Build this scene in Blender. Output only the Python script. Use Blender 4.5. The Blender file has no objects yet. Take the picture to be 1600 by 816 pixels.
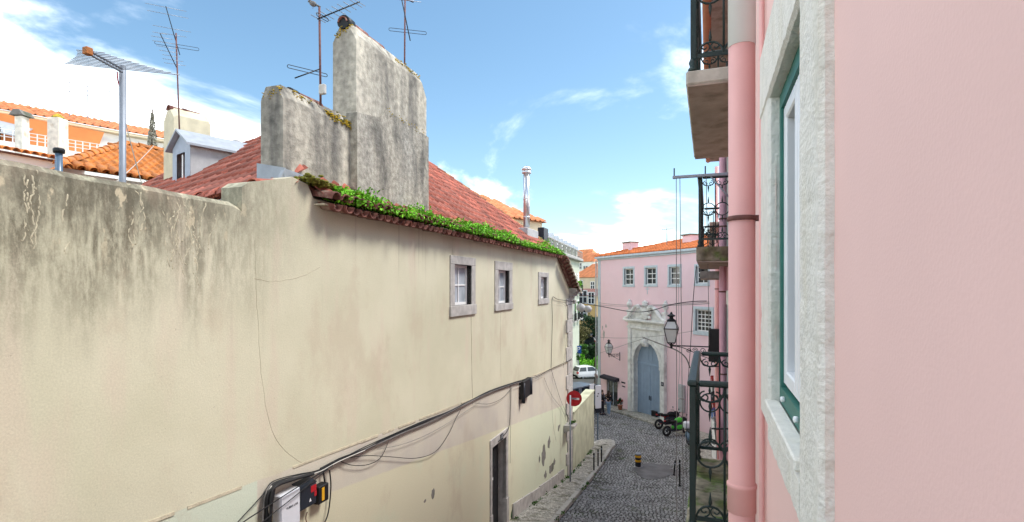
import bpy, math, random
from mathutils import Vector, Matrix, noise as mnoise
random.seed(7)
S = bpy.context.scene
COL = S.collection
# ------------------------------------------------------------------ camera
F = 850.0; ALPHA = math.atan2(307.0, F)          # street direction lies 307 px right of the centre
CA, SA = math.cos(ALPHA), math.sin(ALPHA)
cam = bpy.data.cameras.new('camera'); cam_o = bpy.data.objects.new('camera', cam); COL.objects.link(cam_o)
cam.sensor_fit = 'HORIZONTAL'; cam.sensor_width = 36.0; cam.lens = 36.0*F/1600.0
cam.shift_y = 38.0/1600.0; cam.clip_start = 0.05; cam.clip_end = 5000
cam_o.rotation_euler = (math.pi/2, 0, ALPHA); cam_o.location = (0, 0, 0)
S.camera = cam_o
# ------------------------------------------------------------------ light
SUN_AZ = (0.90, 0.436); SUN_EL = math.radians(54)
sv = Vector((SUN_AZ[0]*math.cos(SUN_EL), SUN_AZ[1]*math.cos(SUN_EL), math.sin(SUN_EL))).normalized()
W = bpy.data.worlds.new('World'); S.world = W; W.use_nodes = True
nt = W.node_tree; nt.nodes.clear()
def N(t, **k):
    n = nt.nodes.new(t)
    for a, b in k.items(): setattr(n, a, b)
    return n
out = N('ShaderNodeOutputWorld'); bg = N('ShaderNodeBackground')
sky = N('ShaderNodeTexSky', sky_type='NISHITA'); sky.sun_disc = False
sky.sun_elevation = SUN_EL; sky.sun_rotation = math.atan2(SUN_AZ[0], SUN_AZ[1])
sky.air_density = 1.0; sky.dust_density = 0.6; sky.ozone_density = 1.6
tc = N('ShaderNodeTexCoord'); sep = N('ShaderNodeSeparateXYZ'); nt.links.new(tc.outputs['Generated'], sep.inputs[0])
def math_(op, a, b=None, c=None, clamp=False):
    n = N('ShaderNodeMath', operation=op); n.use_clamp = clamp
    for i, v in enumerate((a, b, c)):
        if v is None: continue
        if isinstance(v, (int, float)): n.inputs[i].default_value = v
        else: nt.links.new(v, n.inputs[i])
    return n.outputs[0]
zc = math_('MAXIMUM', sep.outputs[2], 0.0)
den = math_('ADD', zc, 0.30)
cx = math_('DIVIDE', sep.outputs[0], den); cy = math_('DIVIDE', sep.outputs[1], den)
comb = N('ShaderNodeCombineXYZ'); nt.links.new(cx, comb.inputs[0]); nt.links.new(cy, comb.inputs[1])
mp = N('ShaderNodeMapping'); mp.inputs['Location'].default_value = (12.672, 7.099, 0.391); mp.inputs['Rotation'].default_value = (0, 0, 0.9349)
mp.inputs['Scale'].default_value = (1.0, 1.0, 1.0)
nt.links.new(comb.outputs[0], mp.inputs[0])
n1 = N('ShaderNodeTexNoise'); n1.inputs['Scale'].default_value = 0.95; n1.inputs['Detail'].default_value = 9; n1.inputs['Roughness'].default_value = 0.56
n1.inputs['Distortion'].default_value = 0.35
nt.links.new(mp.outputs[0], n1.inputs['Vector'])
# cover grows towards the horizon, as a cloud deck seen edge-on does
cover = math_('MULTIPLY', math_('POWER', math_('SUBTRACT', 1.0, zc), 6.0), 0.10)
dens = math_('ADD', n1.outputs['Fac'], cover)
cr = N('ShaderNodeMapRange', interpolation_type='SMOOTHSTEP'); cr.inputs[1].default_value = 0.49; cr.inputs[2].default_value = 0.76
nt.links.new(dens, cr.inputs[0])
cmix = N('ShaderNodeMix', data_type='RGBA'); hs = N('ShaderNodeHueSaturation'); hs.inputs['Saturation'].default_value = 1.06; hs.inputs['Hue'].default_value = 0.487; hs.inputs['Value'].default_value = 0.465; nt.links.new(sky.outputs[0], hs.inputs['Color'])
nt.links.new(cr.outputs[0], cmix.inputs[0]); nt.links.new(hs.outputs[0], cmix.inputs[6])
cmix.inputs[7].default_value = (17.4, 17.0, 16.4, 1)
nt.links.new(cmix.outputs[2], bg.inputs[0]); bg.inputs[1].default_value = 0.10
nt.links.new(bg.outputs[0], out.inputs[0])
sl = bpy.data.lights.new('sun', 'SUN'); sl.energy = 0.95; sl.angle = math.radians(18); sl.color = (1.0, 0.965, 0.91)
so = bpy.data.objects.new('sun', sl); COL.objects.link(so); so.rotation_euler = (-sv).to_track_quat('-Z', 'Y').to_euler(); so.location = sv*60
vs = S.view_settings; vs.view_transform = 'Standard'; vs.look = 'None'; vs.exposure = 2.26; vs.gamma = 1.0; vs.use_curve_mapping = False
S.cycles.max_bounces = 8; S.cycles.diffuse_bounces = 6
# ------------------------------------------------------------------ helpers: pixels to places
def ray(px, py):
    a = (px-800)/F
    return Vector((a*CA-SA, a*SA+CA, (446-py)/F))
def at(px, py, w): return ray(px, py)*w
def pix(p):                                        # where a world point falls in the photograph
    u = p[0]*CA+p[1]*SA; w = -p[0]*SA+p[1]*CA
    return (800+F*u/w, 446-F*p[2]/w, w) if w > 0.01 else (-9e9, 0, w)
LWD = 4.85                                         # distance camera to the yellow wall
_d = ray(1080, 446); ES = Vector((_d.x, _d.y, 0)).normalized(); EN = Vector((-ES.y, ES.x, 0))
def frame(ex, o):
    ey = Vector((-ex.y, ex.x, 0))
    return Matrix(((ex.x, ey.x, 0, o[0]), (ex.y, ey.y, 0, o[1]), (0, 0, 1, o[2]), (0, 0, 0, 1)))
FL = frame(ES, EN*LWD)                             # x along the yellow wall, y into its building
def lw(px, py=446, off=0.0):
    r = ray(px, py); t = (LWD+off)/r.dot(EN)
    return (r.dot(ES)*t, r.z*t)
def lwp(px, py, off=0.0):
    s, z = lw(px, py, off); return Vector((s, off, z))
_A = at(935, 446, 42.9); _B = at(1088, 446, 32.6)
EG = Vector((_B.x-_A.x, _B.y-_A.y, 0)).normalized(); FG = frame(EG, (_A.x, _A.y, 0)); NG = Vector((-EG.y, EG.x, 0))
def gb(px, py=446, off=0.0):
    r = ray(px, py); t = (_A.dot(NG)+off)/r.dot(NG); p = r*t
    return ((p-_A).dot(EG), p.z)
FR = Matrix(((0, 1, 0, 0), (-1, 0, 0, 0), (0, 0, 1, 0), (0, 0, 0, 1)))   # x = -street, y = into the right-hand houses
GP = [(-60, -3.0), (-5, -3.4), (5, -4.95), (14.8, -6.8), (22, -8.0), (25, -8.3), (30, -8.6), (37, -8.9), (44, -9.4), (63, -10.8), (90, -11.0), (3000, -11.0)]
def g(y):
    for (a, b), (c, d) in zip(GP, GP[1:]):
        if y <= c:
            t = max(0, (y-a)/(c-a)); return b+(d-b)*t
    return -11.0
# ------------------------------------------------------------------ helpers: meshes
BASE = {}
class MB:
    def __init__(s): s.v = []; s.f = []; s.sm = []
    def add(s, vs, fs, smooth=False):
        o = len(s.v); s.v += [Vector(p) for p in vs]; s.f += [tuple(i+o for i in f) for f in fs]; s.sm += [smooth]*len(fs); return s
    def box(s, a, b, bev=0.0):
        x0, y0, z0 = [min(i, j) for i, j in zip(a, b)]; x1, y1, z1 = [max(i, j) for i, j in zip(a, b)]
        if bev <= 0:
            return s.add([(x0,y0,z0),(x1,y0,z0),(x1,y1,z0),(x0,y1,z0),(x0,y0,z1),(x1,y0,z1),(x1,y1,z1),(x0,y1,z1)],
                  [(3,2,1,0),(4,5,6,7),(0,1,5,4),(1,2,6,5),(2,3,7,6),(3,0,4,7)])
        b_ = min(bev, (x1-x0)*.45, (y1-y0)*.45, (z1-z0)*.45)
        V = []
        for x, sx in ((x0,1),(x1,-1)):
            for y, sy in ((y0,1),(y1,-1)):
                for z, sz in ((z0,1),(z1,-1)):
                    V += [(x, y+sy*b_, z+sz*b_), (x+sx*b_, y, z+sz*b_), (x+sx*b_, y+sy*b_, z)]
        def I(i,j,k,a): return ((i*2+j)*2+k)*3+a
        Fs = [(I(0,0,0,0),I(0,0,1,0),I(0,1,1,0),I(0,1,0,0)),(I(1,0,0,0),I(1,1,0,0),I(1,1,1,0),I(1,0,1,0)),
              (I(0,0,0,1),I(1,0,0,1),I(1,0,1,1),I(0,0,1,1)),(I(0,1,0,1),I(0,1,1,1),I(1,1,1,1),I(1,1,0,1)),
              (I(0,0,0,2),I(0,1,0,2),I(1,1,0,2),I(1,0,0,2)),(I(0,0,1,2),I(1,0,1,2),I(1,1,1,2),I(0,1,1,2))]
        for j in (0,1):
            for k in (0,1):
                Fs.append((I(0,j,k,1),I(0,j,k,2),I(1,j,k,2),I(1,j,k,1)))
                Fs.append((I(j,0,k,0),I(j,0,k,2),I(j,1,k,2),I(j,1,k,0)))
                Fs.append((I(j,k,0,0),I(j,k,0,1),I(j,k,1,1),I(j,k,1,0)))
                for i in (0,1): Fs.append((I(i,j,k,0),I(i,j,k,1),I(i,j,k,2)))
        return s.add(V, Fs)
    def prism(s, poly, d):
        d = Vector(d); n = len(poly); P = [Vector(p) for p in poly]
        return s.add(P+[p+d for p in P], [tuple(range(n-1,-1,-1)), tuple(range(n,2*n))]+[(i,(i+1)%n,n+(i+1)%n,n+i) for i in range(n)])
    def tube(s, pts, r, k=8, caps=True, closed=False):
        P = [Vector(p) for p in pts]; n = len(P); R = r if isinstance(r, (list, tuple)) else [r]*n
        vs = []; up = Vector((0,0,1)); px_ = None
        for i, p in enumerate(P):
            if closed: t = P[(i+1)%n]-P[i-1]
            else: t = P[min(i+1,n-1)]-P[max(i-1,0)]
            if t.length < 1e-9: t = Vector((0,0,1))
            t.normalize()
            if px_ is None:
                a = up if abs(t.z) < .9 else Vector((1,0,0)); x = t.cross(a).normalized()
            else:
                x = px_-t*px_.dot(t)
                x = x.normalized() if x.length > 1e-6 else t.orthogonal().normalized()
            px_ = x; y = t.cross(x)
            vs += [p+(x*math.cos(2*math.pi*j/k)+y*math.sin(2*math.pi*j/k))*R[i] for j in range(k)]
        m = n if closed else n-1
        fs = [(i*k+j, i*k+(j+1)%k, ((i+1)%n)*k+(j+1)%k, ((i+1)%n)*k+j) for i in range(m) for j in range(k)]
        s.add(vs, fs, k > 5)
        if caps and not closed:
            o = len(s.v)-n*k; s.f += [tuple(o+j for j in range(k-1,-1,-1)), tuple(o+(n-1)*k+j for j in range(k))]; s.sm += [False]*2
        return s
    def lathe(s, o, prof, k=16, ax='z', smooth=True):
        o = Vector(o); vs = []
        for r, h in prof:
            for j in range(k):
                c, d = r*math.cos(2*math.pi*j/k), r*math.sin(2*math.pi*j/k)
                vs.append(o+(Vector((c,d,h)) if ax == 'z' else Vector((h,c,d)) if ax == 'x' else Vector((d,h,c))))
        n = len(prof)
        s.add(vs, [(i*k+j, i*k+(j+1)%k, (i+1)*k+(j+1)%k, (i+1)*k+j) for i in range(n-1) for j in range(k)], smooth)
        b = len(s.v)-n*k; s.f += [tuple(b+j for j in range(k-1,-1,-1)), tuple(b+(n-1)*k+j for j in range(k))]; s.sm += [False]*2
        return s
    def ell(s, c, r, k=14, m=9, rot=None):
        c = Vector(c); vs = []
        for i in range(m+1):
            th = math.pi*(i+.02)/(m+.04)
            for j in range(k):
                p = Vector((r[0]*math.sin(th)*math.cos(2*math.pi*j/k), r[1]*math.sin(th)*math.sin(2*math.pi*j/k), r[2]*math.cos(th)))
                vs.append(c+(rot @ p if rot else p))
        return s.add(vs, [(i*k+j, (i+1)*k+j, (i+1)*k+(j+1)%k, i*k+(j+1)%k) for i in range(m) for j in range(k)], True)
    def mesh(s, name, base=(0,0,0)):
        b = Vector(base); me = bpy.data.meshes.new(name); me.from_pydata([p-b for p in s.v], [], s.f)
        me.polygons.foreach_set('use_smooth', s.sm); me.update(); return me
    def build(s, name, m, parent=None, M=None, base=(0,0,0)):
        b = BASE[parent.name] if parent else Vector(base)
        me = s.mesh(name, b); me.materials.append(m if not isinstance(m, str) else MAT[m])
        o = bpy.data.objects.new(name, me); COL.objects.link(o); BASE[o.name] = Vector(b)
        if parent: o.parent = parent
        else: o.matrix_world = (M or Matrix()) @ Matrix.Translation(b)
        return o
def thing(name, label, cat, M=None, base=(0,0,0), group=None):
    o = bpy.data.objects.new(name, None); COL.objects.link(o); o.empty_display_size = .2
    o.matrix_world = (M or Matrix()) @ Matrix.Translation(Vector(base)); BASE[o.name] = Vector(base)
    return tag(o, label, cat, group)
def tag(o, label=None, cat=None, group=None, kind=None):
    if label: o['label'] = label
    if cat: o['category'] = cat
    if group: o['group'] = group
    if kind: o['kind'] = kind
    return o
def copy_tree(o, parent=None):
    c = o.copy(); COL.objects.link(c); c.parent = parent; BASE[c.name] = BASE[o.name].copy()
    for ch in list(o.children): copy_tree(ch, c)
    return c
def place(me, name, m, parent, Ml):                # a piece sharing mesh data, Ml in the thing's frame
    o = bpy.data.objects.new(name, me); COL.objects.link(o); o.parent = parent
    o.matrix_local = Matrix.Translation(-BASE[parent.name]) @ Ml; BASE[o.name] = Vector(); return o
def sag(a, b, d, n=14):
    a, b = Vector(a), Vector(b)
    return [a.lerp(b, i/n)-Vector((0,0,d*4*(i/n)*(1-i/n))) for i in range(n+1)]
def smooth_path(pts, n=6):
    P = [Vector(p) for p in pts]; o = []
    for i in range(len(P)-1):
        p0, p1, p2, p3 = P[max(i-1,0)], P[i], P[i+1], P[min(i+2,len(P)-1)]
        for k in range(n):
            t = k/n; o.append(.5*((2*p1)+(p2-p0)*t+(2*p0-5*p1+4*p2-p3)*t*t+(3*p1-p0-3*p2+p3)*t**3))
    return o+[P[-1]]
def arc(c, r, a0, a1, n, ex, ez, sx=1.0):
    return [Vector(c)+Vector(ex)*(r*sx*math.cos(a0+(a1-a0)*i/n))+Vector(ez)*(r*math.sin(a0+(a1-a0)*i/n)) for i in range(n+1)]
def text_mesh(txt, size, M, name, m, parent):
    cu = bpy.data.curves.new('t', 'FONT'); cu.body = txt; cu.size = size; cu.align_x = 'CENTER'; cu.align_y = 'CENTER'; cu.extrude = .0015
    t = bpy.data.objects.new('t', cu); me = bpy.data.meshes.new_from_object(t); bpy.data.objects.remove(t); me.name = name
    me.materials.append(MAT[m]); return place(me, name, m, parent, M)
def up_face(x, y, z, flip=False):                 # text plane facing -y of a frame
    return Matrix(((1,0,0,x),(0,0,-1,y),(0,1,0,z),(0,0,0,1)))
# ------------------------------------------------------------------ materials
MAT = {}
def mat(name, col, rough=.8, var=.12, scale=4, bump=.15, bscale=40, metal=0, col2=None, mscale=1.5, lo=.5, hi=.65, island=0, streak=0, spec=.3, trans=0, emit=0, col3=None):
    m = bpy.data.materials.new(name); m.use_nodes = True; t = m.node_tree; b = t.nodes['Principled BSDF']; L = t.links.new
    co = t.nodes.new('ShaderNodeTexCoord'); src = co.outputs['Object']
    def noise(sc, det=6, st=0):
        n = t.nodes.new('ShaderNodeTexNoise'); n.inputs['Scale'].default_value = sc; n.inputs['Detail'].default_value = det
        if st:
            mp = t.nodes.new('ShaderNodeMapping'); mp.inputs['Scale'].default_value = (1, 1, st); L(src, mp.inputs[0]); L(mp.outputs[0], n.inputs['Vector'])
        else: L(src, n.inputs['Vector'])
        return n.outputs['Fac']
    def rng(f, a, c, d, e):
        r = t.nodes.new('ShaderNodeMapRange'); r.inputs[1].default_value = a; r.inputs[2].default_value = c; r.inputs[3].default_value = d; r.inputs[4].default_value = e; L(f, r.inputs[0]); return r.outputs[0]
    def mul(c, f):
        v = t.nodes.new('ShaderNodeVectorMath'); v.operation = 'SCALE'; L(c, v.inputs[0]); L(f, v.inputs['Scale']); return v.outputs[0]
    rgb = t.nodes.new('ShaderNodeRGB'); rgb.outputs[0].default_value = (*col, 1); c = rgb.outputs[0]
    if col2:
        mx = t.nodes.new('ShaderNodeMix'); mx.data_type = 'RGBA'; L(rng(noise(mscale, 8, streak), lo, hi, 0, 1), mx.inputs[0]); L(c, mx.inputs[6]); mx.inputs[7].default_value = (*col2, 1); c = mx.outputs[2]
    if col3:
        mx = t.nodes.new('ShaderNodeMix'); mx.data_type = 'RGBA'; L(rng(noise(mscale*.45, 9, streak or 0), .48, .66, 0, .85), mx.inputs[0]); L(c, mx.inputs[6]); mx.inputs[7].default_value = (*col3, 1); c = mx.outputs[2]
    if var: c = mul(c, rng(noise(scale, 8), .3, .7, 1-var, 1+var))
    if island:
        oi = t.nodes.new('ShaderNodeObjectInfo'); ge = t.nodes.new('ShaderNodeNewGeometry')
        a = t.nodes.new('ShaderNodeMath'); a.operation = 'ADD'; L(oi.outputs['Random'], a.inputs[0]); L(ge.outputs['Random Per Island'], a.inputs[1])
        fr = t.nodes.new('ShaderNodeMath'); fr.operation = 'FRACT'; L(a.outputs[0], fr.inputs[0])
        c = mul(c, rng(fr.outputs[0], 0, 1, 1-island, 1+island))
    L(c, b.inputs['Base Color']); b.inputs['Roughness'].default_value = rough; b.inputs['Metallic'].default_value = metal; b.inputs['Specular IOR Level'].default_value = spec
    if trans: b.inputs['Transmission Weight'].default_value = trans
    if bump:
        bp = t.nodes.new('ShaderNodeBump'); bp.inputs['Strength'].default_value = bump; bp.inputs['Distance'].default_value = .02; L(noise(bscale, 5), bp.inputs['Height']); L(bp.outputs[0], b.inputs['Normal'])
    MAT[name] = m; return m
mat('pink_wall', (.87,.595,.555), .8, .022, 2.5, .06, 150)
mat('pink_pipe', (.78,.43,.40), .55, .06, 3, .05, 60, spec=.3, col2=(.66,.36,.33), mscale=2, lo=.55, hi=.8, streak=.2)
mat('mauve_pipe', (.62,.33,.40), .5, .08, 3, .04, 60)
mat('white_paint', (.82,.82,.80), .45, .04, 4, .02, 40)
mat('pvc_white', (.84,.86,.88), .3, .02, 3, 0)
mat('green_paint', (.035,.17,.14), .5, .15, 6, .06, 60)
mat('iron_green', (.005,.022,.019), .45, .25, 12, .15, 80, spec=.5)
mat('iron_black', (.012,.013,.014), .5, .2, 10, .1, 60)
mat('limestone', (.78,.76,.70), .85, .07, 18, .45, 70, col2=(.70,.67,.58), mscale=7, lo=.52, hi=.75, streak=.35)
mat('stone_grey', (.44,.42,.39), .9, .2, 8, .4, 50, col2=(.26,.25,.23), mscale=4, lo=.5, hi=.75)
mat('stone_dark', (.20,.19,.17), .9, .2, 8, .5, 40, col2=(.09,.10,.06), mscale=3, lo=.5, hi=.7)
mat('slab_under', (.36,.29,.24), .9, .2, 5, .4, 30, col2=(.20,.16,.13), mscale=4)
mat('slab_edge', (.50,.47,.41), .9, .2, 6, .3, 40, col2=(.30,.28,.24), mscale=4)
mat('mossy_slab', (.26,.23,.17), .95, .4, 14, .9, 30, col2=(.09,.16,.03), mscale=5, lo=.48, hi=.60, col3=(.11,.085,.05))
mat('chimney_grey', (.43,.395,.32), .95, .32, 10, .6, 35, col2=(.16,.15,.13), mscale=2.6, lo=.42, hi=.60, streak=.14, col3=(.52,.48,.39))
mat('chimney_cream', (.62,.56,.40), .9, .12, 4, .3, 40, col2=(.45,.40,.27), mscale=2, lo=.5, hi=.75, streak=.3)
mat('chimney_dark', (.38,.35,.285), .95, .36, 12, .7, 35, col2=(.17,.16,.135), mscale=3.4, lo=.42, hi=.62, streak=.3, col3=(.36,.34,.29))
mat('lichen', (.55,.38,.03), .95, .3, 20, .6, 60, col2=(.16,.17,.05), mscale=14, lo=.45, hi=.6)
mat('tile_red', (.40,.115,.075), .8, .28, 14, .3, 60, island=.34, col2=(.24,.095,.07), mscale=3.5, lo=.45, hi=.65)
mat('tile_orange', (.58,.20,.045), .8, .2, 9, .25, 60, island=.25, col2=(.36,.15,.06), mscale=4, lo=.45, hi=.7)
mat('tile_far', (.56,.21,.09), .8, .15, 6, .1, 30, island=.2)
mat('tile_old', (.17,.065,.05), .85, .25, 12, .3, 60, island=.3, col2=(.25,.17,.13), mscale=6)
mat('mortar', (.50,.45,.33), .95, .2, 10, .4, 50)
mat('cement', (.42,.43,.43), .85, .12, 6, .2, 60)
mat('blue_grey', (.36,.41,.48), .7, .08, 5, .1, 50)
mat('lead', (.33,.36,.39), .55, .12, 6, .1, 40, metal=.2)
mat('steel', (.62,.64,.66), .32, .08, 10, .03, 60, metal=.85)
mat('galv', (.26,.29,.33), .5, .1, 10, .05, 60, metal=.3)
mat('rust_metal', (.16,.07,.06), .7, .3, 20, .1, 60)
mat('aluminium', (.30,.32,.34), .4, .1, 10, 0, metal=.6)
mat('black_rubber', (.012,.012,.013), .55, .2, 10, .05, 40)
mat('cable_black', (.016,.016,.017), .6, .2, 10, 0)
mat('cable_grey', (.17,.16,.15), .6, .2, 10, 0)
mat('cable_pale', (.50,.48,.43), .6, .1, 10, 0)
mat('plastic_white', (.68,.70,.74), .4, .03, 6, .02, 40)
mat('plastic_navy', (.02,.025,.035), .45, .1, 6, .02, 40)
mat('red_paint', (.42,.015,.022), .45, .1, 6, 0)
mat('yellow_paint', (.72,.38,.02), .5, .08, 6, 0)
mat('sign_white', (.80,.80,.80), .5, .03, 6, 0)
mat('sign_blue', (.01,.07,.30), .45, .05, 6, 0)
mat('glass_dark', (.025,.03,.035), .06, .2, 4, 0, spec=.6)
mat('glass_black', (.012,.014,.016), .12, .2, 4, 0, spec=.05)
mat('glass_light', (.38,.42,.46), .10, .25, 3, 0, spec=.5)  # pale base colour stands in for curtains and reflected sky
mat('glass_lamp', (.60,.63,.62), .35, .05, 6, 0, spec=.5)
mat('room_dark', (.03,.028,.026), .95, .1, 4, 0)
mat('gate_pink', (.84,.62,.65), .85, .05, .8, .12, 30, col2=(.76,.53,.56), mscale=.8, lo=.5, hi=.8)
mat('gate_blue', (.25,.34,.45), .5, .06, 3, .05, 40)
mat('portal_stone', (.72,.73,.70), .9, .15, 3, .35, 20, col2=(.50,.52,.49), mscale=1.6, lo=.5, hi=.75)
mat('pale_blue', (.52,.60,.63), .7, .08, 4, .1, 30)
mat('roof_gate', (.60,.17,.05), .8, .15, 5, .1, 30, island=.2)
mat('door_black', (.018,.018,.02), .45, .2, 6, .1, 40)
mat('asphalt_wet', (.115,.115,.115), .45, .35, 2.2, .3, 60)
mat('cobble', (.27,.275,.27), .6, .25, 30, .3, 60, island=.40, col2=(.085,.10,.05), mscale=1.1, lo=.60, hi=.70)
mat('road_bed', (.06,.06,.055), .9, .3, 12, .3, 40, col2=(.05,.075,.025), mscale=1.0, lo=.58, hi=.68)
mat('kerb', (.44,.43,.39), .85, .18, 6, .3, 40, island=.15)
mat('grass', (.055,.16,.018), .9, .35, 6, .5, 30, island=.3)
mat('leaf_bright', (.16,.44,.018), .65, .1, 10, 0, island=.5, spec=.3)
mat('leaf_mid', (.05,.13,.018), .7, .1, 10, 0, island=.5)
mat('leaf_dark', (.022,.055,.018), .75, .1, 10, 0, island=.5)
mat('leaf_dry', (.15,.13,.05), .8, .1, 10, 0, island=.4)
mat('bark', (.09,.06,.04), .95, .2, 10, .3, 30)
mat('white_house', (.82,.80,.74), .85, .05, 1, .1, 20)
mat('cream_house', (.66,.56,.38), .85, .06, 1, .1, 20)
mat('ochre_house', (.60,.40,.16), .85, .1, 1, .1, 20, col2=(.48,.30,.13), mscale=.8)
mat('pale_green_house', (.50,.52,.41), .85, .06, 1, .1, 20)
mat('orange_wall', (.58,.20,.06), .8, .08, 2, .1, 20)
mat('skin', (.50,.32,.24), .6, .05, 10, 0)
mat('hair_brown', (.045,.025,.015), .7, .2, 40, .2, 80)
mat('hair_red', (.22,.07,.04), .7, .2, 40, .2, 80)
mat('jacket_black', (.014,.014,.017), .8, .2, 20, .2, 60)
mat('jeans', (.25,.36,.50), .85, .1, 20, .2, 80)
mat('cloth_dark', (.03,.03,.04), .85, .1, 20, .2, 80)
mat('shoe_white', (.6,.6,.6), .7, .05, 10, 0)
mat('car_white', (.78,.78,.78), .25, .02, 3, 0, spec=.5)
mat('car_dark', (.03,.035,.04), .25, .05, 3, 0, spec=.5)
mat('car_grey', (.22,.25,.29), .25, .05, 3, 0, spec=.5)
mat('lamp_red', (.45,.02,.02), .3, 0, 3, 0)
mat('lamp_clear', (.7,.72,.72), .2, 0, 3, 0)
mat('moto_green', (.06,.48,.04), .3, .05, 3, 0, spec=.5)
mat('moto_red', (.35,.02,.02), .3, .05, 3, 0)
mat('scooter_blue', (.10,.16,.23), .3, .05, 3, 0, spec=.5)
mat('clothes_red', (.45,.07,.06), .9, .1, 10, .1, 40)
mat('clothes_blue', (.10,.16,.35), .9, .1, 10, .1, 40)
mat('clothes_white', (.75,.74,.72), .9, .05, 10, .1, 40)
mat('terracotta', (.40,.16,.09), .85, .1, 10, .1, 40)
# the white limestone setts of the pavement: far too small to pick apart
def calcada():
    m = mat('calcada', (.54,.52,.45), .8, .12, 3, 0, col2=(.17,.17,.11), mscale=2.2, lo=.52, hi=.70); t = m.node_tree; b = t.nodes['Principled BSDF']
    co = t.nodes.new('ShaderNodeTexCoord'); v = t.nodes.new('ShaderNodeTexVoronoi'); v.feature = 'DISTANCE_TO_EDGE'; v.inputs['Scale'].default_value = 15
    t.links.new(co.outputs['Object'], v.inputs['Vector'])
    r = t.nodes.new('ShaderNodeMapRange'); r.inputs[2].default_value = .12; t.links.new(v.outputs[0], r.inputs[0])
    bp = t.nodes.new('ShaderNodeBump'); bp.inputs['Strength'].default_value = .9; bp.inputs['Distance'].default_value = .02; t.links.new(r.outputs[0], bp.inputs['Height']); t.links.new(bp.outputs[0], b.inputs['Normal'])
    v2 = t.nodes.new('ShaderNodeTexVoronoi'); v2.inputs['Scale'].default_value = 15; t.links.new(co.outputs['Object'], v2.inputs['Vector'])
    sp = t.nodes.new('ShaderNodeSeparateXYZ'); t.links.new(v2.outputs['Color'], sp.inputs[0])
    a = t.nodes.new('ShaderNodeMapRange'); a.inputs[3].default_value = .6; a.inputs[4].default_value = 1.25; t.links.new(sp.outputs[0], a.inputs[0])
    k = t.nodes.new('ShaderNodeMath'); k.operation = 'MULTIPLY'; t.links.new(a.outputs[0], k.inputs[0])
    j = t.nodes.new('ShaderNodeMapRange'); j.inputs[3].default_value = .4; j.inputs[2].default_value = .1; t.links.new(v.outputs[0], j.inputs[0]); t.links.new(j.outputs[0], k.inputs[1])
    src = b.inputs['Base Color'].links[0].from_socket
    s = t.nodes.new('ShaderNodeVectorMath'); s.operation = 'SCALE'; t.links.new(src, s.inputs[0]); t.links.new(k.outputs[0], s.inputs['Scale']); t.links.new(s.outputs[0], b.inputs['Base Color'])
calcada()
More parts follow.
